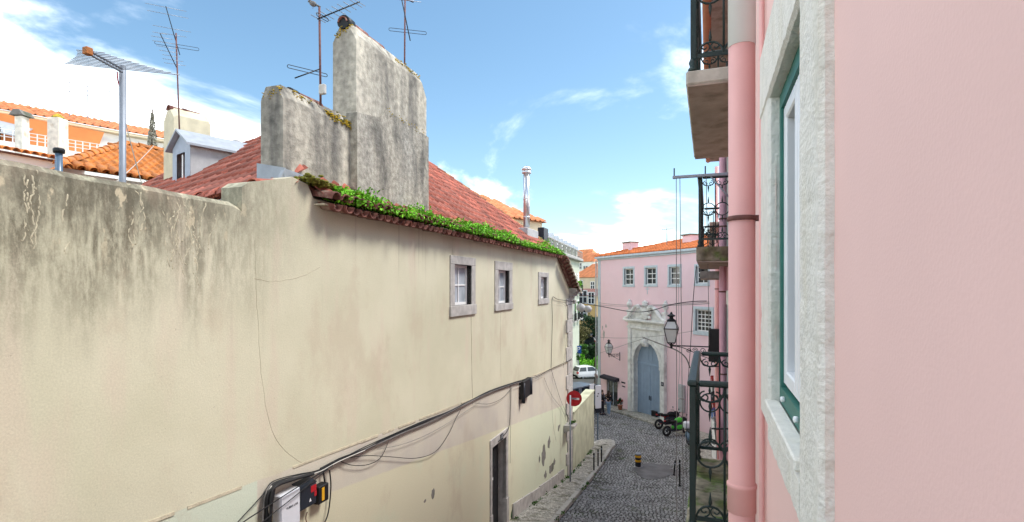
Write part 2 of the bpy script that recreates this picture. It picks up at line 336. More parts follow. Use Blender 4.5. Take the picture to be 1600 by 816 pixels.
# the stucco of the yellow wall: zones of paint, grime streaks under the coping, patches
SA_, ZA_ = lw(420, 745); SB_, ZB_ = lw(860, 577); KA = (ZB_-ZA_)/(SB_-SA_)
def ledge_z(s): return ZA_+KA*(s-SA_)
SC_, ZC_ = lw(515, 770); SD_, ZD_ = lw(762, 678); KC = (ZD_-ZC_)/(SD_-SC_)
def stucco():
    m = bpy.data.materials.new('stucco'); m.use_nodes = True; t = m.node_tree; b = t.nodes['Principled BSDF']; L = t.links.new; MAT['stucco'] = m
    co = t.nodes.new('ShaderNodeTexCoord'); sp = t.nodes.new('ShaderNodeSeparateXYZ'); L(co.outputs['Object'], sp.inputs[0]); s, z = sp.outputs[0], sp.outputs[2]
    def mt(op, a, c=None, d=None, cl=False):
        n = t.nodes.new('ShaderNodeMath'); n.operation = op; n.use_clamp = cl
        for i, v in enumerate((a, c, d)):
            if v is None: continue
            if isinstance(v, (int, float)): n.inputs[i].default_value = v
            else: L(v, n.inputs[i])
        return n.outputs[0]
    def noise(sc, det=8, st=(1,1,1), rough=.55):
        n = t.nodes.new('ShaderNodeTexNoise'); n.inputs['Scale'].default_value = sc; n.inputs['Detail'].default_value = det; n.inputs['Roughness'].default_value = rough
        mp = t.nodes.new('ShaderNodeMapping'); mp.inputs['Scale'].default_value = st; L(co.outputs['Object'], mp.inputs[0]); L(mp.outputs[0], n.inputs['Vector']); return n.outputs['Fac']
    def rng(f, a, c, d=0, e=1):
        r = t.nodes.new('ShaderNodeMapRange'); r.interpolation_type = 'SMOOTHSTEP'
        for i, v in enumerate((a, c, d, e)): r.inputs[i+1].default_value = v
        L(f, r.inputs[0]); return r.outputs[0]
    def mix(f, A, B):
        n = t.nodes.new('ShaderNodeMix'); n.data_type = 'RGBA'; L(f, n.inputs[0])
        for i, v in ((6, A), (7, B)):
            if isinstance(v, tuple): n.inputs[i].default_value = (*v, 1)
            else: L(v, n.inputs[i])
        return n.outputs[2]
    c = mix(rng(noise(.55, 6), .35, .68), (.605,.58,.435), (.535,.515,.375))
    c = mix(mt('MULTIPLY', rng(noise(1.3, 6, (1.6,1,.3)), .52, .7), .45), c, (.59,.49,.39))
    # lower zones
    wob = mt('MULTIPLY', mt('SUBTRACT', noise(2.5, 4), .5), .05)
    za = mt('ADD', mt('SUBTRACT', z, mt('MULTIPLY_ADD', s, KA, ZA_-KA*SA_)), wob)
    low = rng(za, .012, -.012)
    zb = mt('ADD', mt('SUBTRACT', z, mt('MULTIPLY_ADD', s, KC, ZC_-KC*SC_)), wob)
    lowc = mix(rng(s, 12.5, 17.5), (.62,.585,.42), (.59,.62,.46))
    lowc = mix(mt('MULTIPLY', rng(noise(1.1, 6), .5, .7), .5), lowc, (.57,.60,.44))
    mauve = mix(rng(noise(1.4, 5), .4, .65), (.565,.525,.43), (.52,.48,.41))
    lowc = mix(rng(zb, -.02, .02), lowc, mauve)
    lowc = mix(rng(s, SA_-.17, SA_-.20), lowc, (.56,.61,.49))
    c = mix(low, c, lowc)
    # rising damp near the street
    # coping grime: long runs below the top of the courtyard wall, strongest near us
    near = rng(mt('ADD', s, mt('MULTIPLY', noise(.9, 4, (1,1,.2)), 1.6)), 7.0, 4.4)
    hgt = rng(mt('ADD', z, mt('MULTIPLY', noise(1.1, 6, (2.4,1,.12)), 2.0)), .35, 1.6)
    st = mt('MULTIPLY', mt('MULTIPLY', rng(noise(3.0, 10, (2.2,1,.35), .65), .32, .54), hgt), mt('MULTIPLY', near, rng(noise(8, 12, (1.3,1,.5), .78), .36, .58, .25, 1.0)))
    c = mix(st, c, (.16,.145,.10))
    top = mt('MULTIPLY', rng(mt('ADD', z, mt('MULTIPLY', noise(4, 8, (3,1,.5)), .45)), .50, 1.15), near)
    c = mix(mt('MULTIPLY', top, rng(noise(10, 10, (1,1,.6), .75), .36, .6, .25, .9)), c, (.135,.125,.092))
    spots = mt('MULTIPLY', mt('MULTIPLY', rng(noise(5.5, 7, (1,1,.5)), .60, .64), rng(z, .0, .7)), near)
    c = mix(mt('MULTIPLY', spots, .9), c, (.56,.49,.34))
    drip = mt('MULTIPLY', mt('MULTIPLY', rng(noise(2.2, 8, (5,1,.13)), .58, .72), rng(z, -1.3, .9)), .55)
    c = mix(drip, c, (.36,.31,.23))
    c = mix(mt('MULTIPLY', rng(noise(.8, 10, (1,1,.55), .68), .52, .64), .35), c, (.46,.375,.275))
    c = mix(mt('MULTIPLY', rng(noise(22, 3), .70, .74), .5), c, (.25,.21,.16))
    fine = rng(noise(60, 4), .3, .7, .94, 1.06)
    v = t.nodes.new('ShaderNodeVectorMath'); v.operation = 'SCALE'; L(c, v.inputs[0]); L(fine, v.inputs['Scale']); L(v.outputs[0], b.inputs['Base Color'])
    b.inputs['Roughness'].default_value = .92; b.inputs['Specular IOR Level'].default_value = .2
    h = mt('ADD', mt('MULTIPLY', noise(45, 8, (1,1,1), .7), .55), mt('MULTIPLY', noise(1.7, 6), 1.6))
    bp = t.nodes.new('ShaderNodeBump'); bp.inputs['Strength'].default_value = .20; bp.inputs['Distance'].default_value = .03; L(h, bp.inputs['Height']); L(bp.outputs[0], b.inputs['Normal'])
stucco()
# ================================================================== builders shared by several houses
def wall_sheet(mb, x0, x1, z0, z1, holes=(), y=0.0):
    xs = sorted({x0, x1, *[h[0] for h in holes], *[h[1] for h in holes]}); zs = sorted({z0, z1, *[h[2] for h in holes], *[h[3] for h in holes]})
    for a, b in zip(xs, xs[1:]):
        for c, d in zip(zs, zs[1:]):
            if any(h[0]-1e-6 <= a and b <= h[1]+1e-6 and h[2]-1e-6 <= c and d <= h[3]+1e-6 for h in holes): continue
            mb.add([(a,y,c),(b,y,c),(b,y,d),(a,y,d)], [(0,1,2,3)])
    return mb
def reveal(mb, x0, x1, z0, z1, y0, y1):
    mb.add([(x0,y0,z0),(x1,y0,z0),(x1,y0,z1),(x0,y0,z1),(x0,y1,z0),(x1,y1,z0),(x1,y1,z1),(x0,y1,z1)], [(0,4,5,1),(1,5,6,2),(2,6,7,3),(3,7,4,0)])
def window(parent, x0, x1, z0, z1, dep=.18, cols=2, rows=2, sur=(.12,.12,.2,.2), proud=.03, stone='stone_grey', sash='white_paint', glass='glass_light', rev='stone_grey', fr=.05, mun=.025, y=0.0, label=None):
    """sash window in a wall facing -y; sur = left, right, top, bottom widths of the stone surround"""
    yb = y+dep; m = MB()
    m.box((x0,yb-.03,z0),(x0+fr,yb+.03,z1)); m.box((x1-fr,yb-.03,z0),(x1,yb+.03,z1)); m.box((x0+fr,yb-.03,z0),(x1-fr,yb+.03,z0+fr)); m.box((x0+fr,yb-.03,z1-fr),(x1-fr,yb+.03,z1))
    w = m.build('window', sash, parent)
    if label: w['label'] = label
    ix0, ix1, iz0, iz1 = x0+fr, x1-fr, z0+fr, z1-fr; mm = MB()
    for i in range(1, cols):
        x = ix0+(ix1-ix0)*i/cols; mm.box((x-mun/2,yb-.022,iz0),(x+mun/2,yb+.022,iz1))
    for j in range(1, rows):
        z = iz0+(iz1-iz0)*j/rows; mm.box((ix0,yb-.018,z-mun/2),(ix1,yb+.018,z+mun/2))
    if mm.v: mm.build('glazing_bar', sash, w)
    for i in range(cols):
        for j in range(rows):
            a, b = ix0+(ix1-ix0)*i/cols, ix0+(ix1-ix0)*(i+1)/cols; c, d = iz0+(iz1-iz0)*j/rows, iz0+(iz1-iz0)*(j+1)/rows
            k = random.uniform(-.004, .004)
            MB().add([(a,yb+k,c),(b,yb-k,c),(b,yb-k,d),(a,yb+k,d)], [(0,1,2,3)]).build('pane', glass, w)
    r = MB(); reveal(r, x0, x1, z0, z1, y-proud*0, yb); r.build('reveal', rev, w)
    l_, r_, t_, b_ = sur
    if l_: MB().box((x0-l_,y-proud,z0),(x0,y+.10,z1), .008).build('jamb', stone, w)
    if r_: MB().box((x1,y-proud,z0),(x1+r_,y+.10,z1), .008).build('jamb', stone, w)
    if t_: MB().box((x0-l_,y-proud-.004,z1),(x1+r_,y+.10,z1+t_), .008).build('lintel', stone, w)
    if b_: MB().box((x0-l_-.02,y-proud-.02,z0-b_),(x1+r_+.02,y+.10,z0), .008).build('sill', stone, w)
    q = MB(); q.box((x0-.3,yb+.06,z0-.3),(x1+.3,yb+1.2,z1+.3)); q.f = [f for i, f in enumerate(q.f) if i != 2]; q.sm = q.sm[:len(q.f)]; q.build('room', 'room_dark', w)
    return w
def inside(p, poly):
    c = False; n = len(poly)
    for i in range(n):
        (x1, y1), (x2, y2) = poly[i], poly[i-1]
        if (y1 > p[1]) != (y2 > p[1]) and p[0] < (x2-x1)*(p[1]-y1)/(y2-y1)+x1: c = not c
    return c
def tile_mesh(name, w, l, h, m, segs=8, lip=.03):
    mb = MB(); up = []; lo = []; bt = []
    for i in range(segs+1):
        x = w*i/segs; f = i/segs; z = h*math.sin(math.pi*(f-.52)/.48) if f > .52 else .012*(1-f/.52)
        up.append((x-w/2, l, z)); lo.append((x-w/2, 0, z+lip)); bt.append((x-w/2, 0.0, z-.004))
    n = segs+1; mb.add(up+lo+bt, [(n+i, n+i+1, i+1, i) for i in range(segs)]+[(2*n+i, 2*n+i+1, n+i+1, n+i) for i in range(segs)], True)
    me = mb.mesh(name); me.materials.append(MAT[m]); return me
def half_round(name, r, l, m, k=7, th=.014, r2=None):
    r2 = r2 or r*.85; mb = MB(); vs = []
    for y, rr in ((0, r), (l, r2)):
        for q in (rr, rr-th):
            for j in range(k): a = math.pi*j/(k-1); vs.append((q*math.cos(a), y, q*math.sin(a)))
    f = []
    for j in range(k-1):
        f += [(j, j+1, 2*k+j+1, 2*k+j), (k+j+1, k+j, 3*k+j, 3*k+j+1), (j+1, j, k+j, k+j+1), (2*k+j, 2*k+j+1, 3*k+j+1, 3*k+j)]
    mb.add(vs, [tuple(reversed(q)) for q in f], True); me = mb.mesh(name); me.materials.append(MAT[m]); return me
def join_tiles(me, mats, name, m, parent):
    mb = MB(); V = [v.co.copy() for v in me.vertices]; Fs = [tuple(p.vertices) for p in me.polygons]
    for M in mats: mb.add([M @ v for v in V], Fs, True)
    return tag(mb.build(name, m, parent), kind='stuff')
def tile_roof(parent, o, ux, uv, poly, me, m, wstep, lstep, Mw, cap=300, name='roof_tile', keep=None, deck=None):
    """tiles over the plane o + a*ux + b*uv wherever (a, b) lies in poly; the 300 largest in view singly"""
    poly0 = poly; o, ux, uv = Vector(o), Vector(ux).normalized(), Vector(uv).normalized(); nn = ux.cross(uv).normalized()
    if nn.z < 0: ux = -ux; poly = [(-a, b) for a, b in poly]; nn = ux.cross(uv).normalized()
    a0, a1 = min(p[0] for p in poly), max(p[0] for p in poly); b0, b1 = min(p[1] for p in poly), max(p[1] for p in poly)
    dp_ = [(-a, b) if deck and poly is not poly0 else (a, b) for a, b in deck] if deck else poly
    MB().add([o+ux*a+uv*b-nn*.02 for a, b in dp_], [tuple(range(len(dp_)))]).build('roof_deck', m, parent)
    L = []; i0, i1, j1 = int(a0/wstep)-1, int(a1/wstep)+2, int((b1-b0)/lstep)+1
    for j in range(j1):
        for i in range(i0, i1):
            a, b = (i+.5)*wstep, b0+j*lstep
            if not inside((a, b+lstep*.5), poly): continue
            if keep and not keep(o+ux*a+uv*(b+lstep*.5)): continue
            p = o+ux*(a+random.uniform(-.004,.004))+uv*(b+random.uniform(-.008,.008))
            M = Matrix(((ux.x,uv.x,nn.x,p.x),(ux.y,uv.y,nn.y,p.y),(ux.z,uv.z,nn.z,p.z),(0,0,0,1))) @ Matrix.Rotation(random.gauss(0,.012), 4, 'X') @ Matrix.Rotation(random.gauss(0,.01), 4, 'Z')
            x, y, w = pix(Mw @ p); vis = -20 < x < 1620 and -20 < y < 840
            L.append(((0 if vis else 1000)+w, M))
    L.sort(key=lambda t: t[0])
    for _, M in L[:cap]: place(me, name, m, parent, M)
    if len(L) > cap: join_tiles(me, [M for _, M in L[cap:]], 'distant_roof_tiles', m, parent)
def cap_line(parent, p0, p1, me, step, m, name='ridge_tile', jit=.01):
    p0, p1 = Vector(p0), Vector(p1); d = (p1-p0); n = max(1, int(d.length/step)); d.normalize()
    for i in range(n):
        p = p0+d*step*i; x = d.cross(Vector((0,0,1))).normalized(); z = x.cross(d)
        M = Matrix(((x.x,d.x,z.x,p.x),(x.y,d.y,z.y,p.y),(x.z,d.z,z.z,p.z+random.uniform(-jit,jit)),(0,0,0,1))) @ Matrix.Rotation(random.gauss(0,.02), 4, 'Z') @ Matrix.Rotation(-.03, 4, 'X')
        place(me, name, m, parent, M)
def leaves(mb, pts, size, tilt=1.0):
    for p in pts:
        p = Vector(p); a = Vector((random.gauss(0,1), random.gauss(0,1), random.gauss(0,1)*tilt)).normalized(); b = a.orthogonal().normalized()
        b = Matrix.Rotation(random.uniform(0,6.28), 3, a) @ b; c = a.cross(b); s = size*random.uniform(.6,1.4)
        mb.add([p-b*s*.5, p+c*s*.32, p+b*s*.6, p-c*s*.32], [(0,1,2,3)])
    return mb
def blob_points(c, r, n, clumps=12, sh=.42):
    c = Vector(c); K = []
    for _ in range(clumps):
        v = Vector((random.gauss(0,1), random.gauss(0,1), random.gauss(0,1))).normalized()*random.uniform(.3,.85)
        K.append((Vector((v.x*r[0], v.y*r[1], v.z*r[2])), random.uniform(.6,1.2)*sh))
    o = []
    for _ in range(n):
        k, q = random.choice(K); v = Vector((random.gauss(0,1), random.gauss(0,1), random.gauss(0,1))).normalized()*random.random()**.45*q
        o.append(c+k+Vector((v.x*r[0], v.y*r[1], v.z*r[2])))
    return o
def tree(name, label, M, base, h, r, m, n, size, group=None, trunk=.12, cat='tree', clumps=14, low=.35):
    t = thing(name, label, cat, M, base, group); b = Vector(base)
    tr = MB(); tr.tube([b-Vector((0,0,.3)), b+Vector((.05*h,0,h*.4)), b+Vector((0,.03*h,h*.8))], [trunk, trunk*.7, trunk*.25], 7)
    for i in range(6):
        a = i*1.05+random.random(); z = h*random.uniform(.3,.6); tr.tube([b+Vector((.03*h,0,z)), b+Vector((math.cos(a)*r*.6, math.sin(a)*r*.6, z+h*.22))], [trunk*.4, trunk*.12], 5)
    tr.build('trunk', 'bark', t)
    leaves(MB(), blob_points(b+Vector((0,0,h*(1+low)/2)), (r, r, h*(1-low)/2), n, clumps), size).build('crown', m, t)
    return t
# ================================================================== ground, road, pavements
gm = MB(); ys = [-60,-20,-5,0,5,8,11,14.8,18,22,25,30,34,37,40,44,50,56,63,90,200,800,3000]; xs = [-1500,-300,-80,-30,-14,-6,0,6,30,100,1500]
def road_x(y):                                      # left kerb line of the cobbled street
    s = y/ES.y; xw = (ES*s+EN*LWD).x
    wd = 1.15 if y < 15 else .95 if y > 22 else 1.15-.2*(y-15)/7
    return xw+wd
gm.add([(x, y, g(y)-.06) for y in ys for x in xs], [(j*len(xs)+i, j*len(xs)+i+1, (j+1)*len(xs)+i+1, (j+1)*len(xs)+i) for j in range(len(ys)-1) for i in range(len(xs)-1)])
tag(gm.build('ground', 'road_bed'), kind='structure')
rm = MB(); ry = [i*1.0 for i in range(-6, 66)]
rm.add([(x, y, g(y)) for y in ry for x in ((-5.2 if y < 30 else -24), .6 if y < 31 else 9)], [(2*i, 2*i+1, 2*i+3, 2*i+2) for i in range(len(ry)-1)])
road = tag(rm.build('road', 'road_bed'), kind='structure')
cm = MB(); y = 13.2
while y < 41:
    dy = .125 if y < 30 else .15; xl = road_x(y) if y < 28.8 else (-9.5 if y > 31 else -4.5-(y-28.8)*2)
    xr = .28 if y < 33 else min(3.0, .3)
    x = xl+random.uniform(0,.06)
    while x < xr:
        wx = random.uniform(.11,.15) if y < 30 else random.uniform(.13,.18)
        yy = y+.05*math.sin(x*1.3)+random.uniform(-.008,.008)
        z = g(yy)+.012+random.uniform(-.007,.009)+.02*mnoise.noise(Vector((x*.8,yy*.8,0))); e = .016; hx, hy = wx/2-.009, dy/2-.011; t = random.gauss(0,.004)
        cx_ = x+wx/2; z0 = g(yy)-.02
        cm.add([(cx_-hx,yy-hy,z0),(cx_+hx,yy-hy,z0),(cx_+hx,yy+hy,z0),(cx_-hx,yy+hy,z0),(cx_-hx+e,yy-hy+e,z+t),(cx_+hx-e,yy-hy+e,z-t),(cx_+hx-e,yy+hy-e,z-t),(cx_-hx+e,yy+hy-e,z+t)],
               [(4,5,6,7),(0,1,5,4),(1,2,6,5),(2,3,7,6),(3,0,4,7)])
        x += wx
    y += dy
tag(cm.build('cobblestones', 'cobble', road), kind='stuff')
def patch(name, m, c, rx, ry_, zoff, parent, wob=.18, seed=0):
    mb = MB(); P = [Vector((c[0], c[1], 0))]; n = 26
    for i in range(n):
        a = 2*math.pi*i/n; k = 1+wob*mnoise.noise(Vector((math.cos(a)*1.6+seed, math.sin(a)*1.6, seed)))*2
        P.append(Vector((c[0]+rx*k*math.cos(a), c[1]+ry_*k*math.sin(a), 0)))
    for p in P: p.z = g(p.y)+zoff
    mb.add(P, [(0, i+1, (i+1)%n+1) for i in range(n)]); return mb.build(name, m, parent)
p = at(1015, 747, 24.2); patch('asphalt_patch', 'asphalt_wet', (p.x+.15, p.y), 1.0, 1.15, .032, road, .32, seed=5)
# left pavement with its kerb of single stones, rounded off at the end of the garden wall
pv = MB(); Y0, Y1 = 5.0, 28.3; n = 60; rows = []
for i in range(n+1):
    y = Y0+(Y1-Y0)*i/n; s = y/ES.y; xw = (ES*s+EN*LWD).x; rows.append(((xw-.3, y), (road_x(y)-.14, y)))
c = rows[-1]; ctr = ((c[0][0]+c[1][0])/2+.18, Y1); rad = (c[1][0]-c[0][0])/2-.18
tip = [(ctr[0]+rad*1.25*math.cos(a), Y1+1.7*math.sin(a)) for a in [math.pi*k/10 for k in range(11)]]
V = []; Fs = []
for a, b in rows:
    V += [(*a, g(a[1])+.12), (*b, g(b[1])+.11)]
Fs = [(2*i, 2*i+1, 2*i+3, 2*i+2) for i in range(n)]
o = len(V); V += [(x, y, g(y)+.115) for x, y in tip]; Fs.append(tuple([2*n, 2*n+1]+list(range(o, o+11))))
pv.add(V, Fs); pave = tag(pv.build('pavement', 'calcada'), kind='structure')
kl = [(b[0], b[1]) for _, b in rows if b[1] > 11]+tip
acc = []; 
for (x0, y0), (x1, y1) in zip(kl, kl[1:]):
    q = max(1, int(math.hypot(x1-x0, y1-y0)/.05))
    acc += [(x0+(x1-x0)*i/q, y0+(y1-y0)*i/q) for i in range(q)]
i = 0
while i+10 < len(acc):
    L = random.choice((13, 15, 18)) if acc[i][1] < Y1-.5 else 8
    j = min(i+L, len(acc)-1); a, b = Vector((*acc[i], 0)), Vector((*acc[j], 0)); d = (b-a).normalized(); nr = Vector((d.y, -d.x, 0)); a += d*.012; w0 = .15
    b0, b1 = a, b; z = lambda p: g(p.y)
    P = [b0, b1, b1+nr*w0, b0+nr*w0]; h = .125+random.uniform(-.008,.008)
    MB().add([(p.x,p.y,z(p)-.1) for p in P]+[(p.x,p.y,z(p)+h) for p in P], [(4,7,6,5),(0,1,5,4),(1,2,6,5),(2,3,7,6),(3,0,4,7)]).build('kerb_stone', 'kerb', pave)
    i = j
# right pavement, a narrow strip under the balconies
rp = MB(); V = []; yy = [5+.8*i for i in range(33)]
for y in yy: V += [(-.62, y, g(y)-.05), (-.62, y, g(y)+.10), (.5, y, g(y)+.11)]
rp.add(V, [f for i in range(len(yy)-1) for f in ((3*i, 3*i+3, 3*i+4, 3*i+1), (3*i+1, 3*i+4, 3*i+5, 3*i+2))]); tag(rp.build('pavement', 'calcada'), kind='structure')
# grass in the joints beside the kerb and plinth
wm = MB(); pts = []
for _ in range(46):
    y = random.uniform(14.5, 27); s = y/ES.y; xw = (ES*s+EN*LWD).x; xx = random.choice((road_x(y)+.05, xw+.08, xw+.1)); q = random.uniform(.03,.12)
    pts += [(xx+random.gauss(0,q*.6), y+random.gauss(0,q), g(y)+.12+abs(random.gauss(0,.03))) for _ in range(22)]
tag(leaves(wm, pts, .05).build('pavement_weeds', 'leaf_mid'), 'sparse green weeds in the pavement joints along the yellow wall', 'weeds', kind='stuff')

# ================================================================== the yellow house
YH = thing('yellow_house', 'long yellow rendered house with red tiled roof, grey chimneys and three small windows', 'house', FL)
SE0 = lw(378)[0]; SE1 = lw(490)[0]; SR = lw(868)[0]; SF = lw(893)[0]; ZEV = 1.17
wins = []
for (l, r, t, b, ot, ob, ol, orr) in ((709.4,736,413,478,398.7,495.8,702.5,741.8), (777.8,795,422,475,407.6,486.5,772.5,799.6), (844.4,853.6,433,467,425,476,840.6,856.5)):
    x0, zt = lw(l, t); _, zb = lw(l, b); x1, _ = lw(r, t); so_, zo = lw(ol, ot); _, zu = lw(ol, ob); s1, _ = lw(orr, ot)
    wins.append((x0, x1, zb, zt, (x0-so_, s1-x1, zo-zt, zb-zu)))
dx0, dzt = lw(768, 700); dx1 = lw(790, 700)[0]; dzb = g(dx0*ES.y)-.1
wm = MB(); holes = [w[:4] for w in wins]+[(dx0, dx1, dzb, dzt)]
wall_sheet(wm, SE0, SE1, -9.5, .6); wall_sheet(wm, SE1, SR, -9.5, ZEV, holes)
wm.add([(SR,0,-9.5),(SF,0,-9.5),(SF,0,-.40),(SR,0,ZEV)], [(0,1,2,3)])
wm.add([(SF,0,-9.5),(SF,7,-9.5),(SF,7,-.40),(SF,0,-.40)], [(0,1,2,3)])
# rounded pier where the taller house meets the courtyard wall
P0 = Vector((SE0+.97, 0, 0)); HD = Vector((.332,.941,0)); PD = Vector((.941,-.332,0))
pier = [(SE0,0,.6),(SE0,0,1.12),(SE0+.1,0,1.19),(SE0+.75,0,1.36),(SE1-.42,0,1.39),(SE1-.12,0,1.34),(SE1,0,1.17),(SE1,0,.6)]
wm.prism(pier, (0,.30,0))
wall = wm.build('wall', 'stucco', YH)
wm = MB(); e0 = SE0+.90; wm.add([(e0,0,-9.5),(e0+HD.x*12,HD.y*12,-9.5),(e0+HD.x*12,HD.y*12,1.26),(e0,0,1.26)], [(3,2,1,0)]); wm.build('end_wall', 'white_house', YH)
for k, (x0, x1, z0, z1, sur) in enumerate(wins):
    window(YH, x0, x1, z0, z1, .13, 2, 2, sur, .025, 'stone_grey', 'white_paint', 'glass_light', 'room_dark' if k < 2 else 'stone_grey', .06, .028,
           label=('largest window, nearest to us', 'middle window', 'smallest window, by the far corner')[k])
# door
dr = MB(); dr.box((dx0,.22,dzb),(dx1,.27,dzt)); door = dr.build('door', 'door_black', YH); door['label'] = 'narrow black street door'
for a, b, c, d in ((.12,.45,.1,.35),(.55,.88,.1,.35),(.12,.45,.42,.66),(.55,.88,.42,.66)):
    w_, h_ = dx1-dx0, dzt-dzb; MB().box((dx0+w_*a,.205,dzb+h_*c),(dx0+w_*b,.22,dzb+h_*d), .006).build('door_panel', 'door_black', door)
MB().box((dx0+.3*(dx1-dx0),.207,dzb+(dzt-dzb)*.70),(dx0+.7*(dx1-dx0),.219,dzt-.25)).build('door_pane', 'glass_dark', door)
MB().box((dx0+.55,.20,dzb+1.35),(dx0+.66,.219,dzb+1.42)).build('letter_plate', 'sign_white', door)
r = MB(); reveal(r, dx0, dx1, dzb, dzt, 0, .22); r.build('reveal', 'stone_grey', door)
for a, b in ((dx0-.13, dx0), (dx1, dx1+.16)):
    MB().box((a,-.03,dzb+.72),(b,.1,dzt), .01).build('jamb_stone', 'stone_grey', door); MB().box((a-.01,-.045,dzb-.3),(b+.01,.1,dzb+.712), .01).build('jamb_stone', 'stone_grey', door)
MB().box((dx0-.14,-.035,dzt),(dx1+.17,.1,dzt+.22), .01).build('lintel', 'stone_grey', door)
pl = MB().box(((dx0+dx1)/2+.02,-.055,dzt+.03),((dx0+dx1)/2+.22,-.035,dzt+.19), .004).build('number_plate', 'plastic_navy', door)
for a in (-.035, .035): text_mesh('1', .13, up_face((dx0+dx1)/2+.12+a, -.0575, dzt+.11), 'digit', 'sign_white', YH)
# string course where the upper render ends, in broken lengths
s = -2.0
while s < SF-.15:
    L = random.uniform(.2, .9); e = min(s+L, SF-.05); w = random.uniform(.004,.014); h = random.uniform(.010,.024)
    if s > SE0-.05: MB().prism([(s,-w,ledge_z(s)-h),(e,-w,ledge_z(e)-h),(e,-w*.8,ledge_z(e)+.015),(s,-w*.9,ledge_z(s)+.015)], (0,w+.05,0)).build('string_course', 'mortar', YH)
    s = e+random.choice((.004,.004,.15))
# stone plinth by the pavement, one slab after another
s = lw(800)[0]; SQ = lw(880)[0]
while s < SQ-.1:
    e = min(s+random.uniform(.7,1.1), SQ); h = .42+random.uniform(-.03,.05); a, b = g(s*ES.y)+.12, g(e*ES.y)+.12
    MB().prism([(s+.006,-.05,a-.3),(e-.006,-.05,b-.3),(e-.006,-.05,b+h),(s+.006,-.05,a+h)], (0,.10,0)).build('plinth_stone', 'stone_grey', YH); s = e
# quoins at the far corner, alternating long and short
z = -9.0; k = 0; q0, q1 = lw(884)[0], SF
while z < -.62:
    h = random.uniform(.48,.62); h = min(h, -.55-z); a = q0+(.0 if k % 2 else .28)
    MB().box((a,-.045,z+.006),(q1+.05,.35 if k % 2 else .6,z+h-.006), .012).build('quoin_stone', 'stone_grey', YH); z += h; k += 1
# cornice block on the corner, with its own mouldings
cb = MB()
for a, b, w in ((-.60,-.47,.07),(-.47,-.36,.18),(-.36,-.27,.27),(-.27,-.12,.34)):
    cb.box((q1-.55,-w,a+.002),(q1+.20+w,.5,b), .02)
cb.build('cornice_block', 'stone_grey', YH)
for k, (a, b, z0, z1) in enumerate(((q1+.26,q1+.50,-.80,-.62),)): MB().box((a,-.1,z0),(b,.5,z1), .03).build('corbel', 'stone_grey', YH)
# cracks and old repairs, thin shallow ridges of filler
def crack(pxs, w=.007, m='mortar'):
    P = smooth_path([lwp(x, y, -.0005) for x, y in pxs], 5); mb = MB()
    P = [p+Vector((random.gauss(0,.004), 0, random.gauss(0,.004))) for p in P]; mb.tube(P, [w*random.uniform(.5,1.1) for _ in P], 4); return mb.build('crack', m, YH)
MAT['filler'] = mat('filler', (.40,.355,.265), .95, .2, 10, 0)
crack([(398,375),(400,450),(404,520),(410,600),(424,670),(446,705),(472,724)], .0025, 'filler')
crack([(708,372),(706,405)], .004, 'filler'); crack([(736,495),(737,560),(738,632)], .005, 'rust_metal')
crack([(398,436),(430,440),(470,432),(500,418)], .003, 'filler'); crack([(782,487),(782,540),(783,606)], .003, 'filler')
# patches where the paint has fallen off
def peel(cx, cy, rx, ry_, m='stone_dark', seed=1.0):
    s0, z0 = lw(cx, cy); sc = abs(lw(cx+1, cy)[0]-s0); sz = abs(lw(cx, cy+1)[1]-z0); P = []
    for i in range(14):
        a = 2*math.pi*i/14; k = 1+.8*mnoise.noise(Vector((math.cos(a)*1.3+seed, math.sin(a)*1.3, seed))); P.append((s0+rx*sc*k*math.cos(a), -.0035, z0+ry_*sz*k*math.sin(a)))
    mb = MB(); mb.prism(P, (0,.01,0)); mb.build('peeled_patch', m, YH)
for a in ((849,712,3.2,15),(858,692,2,9),(843,718,1.2,6),(861,733,3.4,8),(866,722,1.5,4),(677,771,3,7),(664,783,1.6,2.4),(873,668,1.5,4.5),(816,783,1.6,6),(801,803,2.6,10,'leaf_dark'),(852,742,2,6)):
    peel(*a, seed=a[0]*.37)
# ---------------------------------------------------------------- its roof
T_RED = tile_mesh('roof_tile', .275, .46, .062, 'tile_red'); T_OLD = tile_mesh('roof_tile', .235, .40, .06, 'tile_old')
CAP_RED = half_round('ridge_tile', .13, .42, 'tile_red'); CAP_OLD = half_round('ridge_tile', .12, .42, 'tile_old')
mat('tile_brown', (.30,.15,.075), .85, .3, 14, .3, 60, island=.35, col2=(.36,.25,.08), mscale=6); CAP_BRN = half_round('ridge_tile', .13, .42, 'tile_brown'); CAP_VRG = half_round('verge_tile', .16, .36, 'tile_old')
roof = MB().box((SR-3,4.3,4.36),(SR-2.46,4.42,4.40)).build('roof', 'mortar', YH)
k_ = .74; uv = Vector((0,1,k_)).normalized(); ln = math.hypot(1, k_)
FE = Vector((SE1,-.14,ZEV+.03)); HB = (18.0-SE1, 4.5*ln)
ue = Vector((HD.x, HD.y, 0)); un = Vector((PD.x, PD.y, .74)).normalized(); NE_ = P0+Vector((0,0,1.34))-PD*.1
fz = lambda p: FE.z+k_*(p.y-FE.y)
nz = lambda p: NE_.z+.74*(Vector((p.x-NE_.x, p.y-NE_.y, 0)).dot(PD))
def hip_at(z):                                     # plan position on the hip at height z
    y_ = FE.y+(z-FE.z)/k_; x_ = NE_.x+((z-NE_.z)/.74-(y_-NE_.y)*PD.y)/PD.x; return x_, y_
hx0, hy0 = hip_at(1.5); hx1, hy1 = hip_at(4.4); hx2, hy2 = hip_at(3.72)
tile_roof(roof, FE, (1,0,0), uv, [(.0,0),(SR-SE1+.05,0),(18.0-SE1,4.5*ln),(hx1-SE1,4.5*ln),(hx0-SE1,.3)], T_RED, 'tile_red', .265, .405, FL, keep=lambda p: fz(p) <= nz(p)+.1)
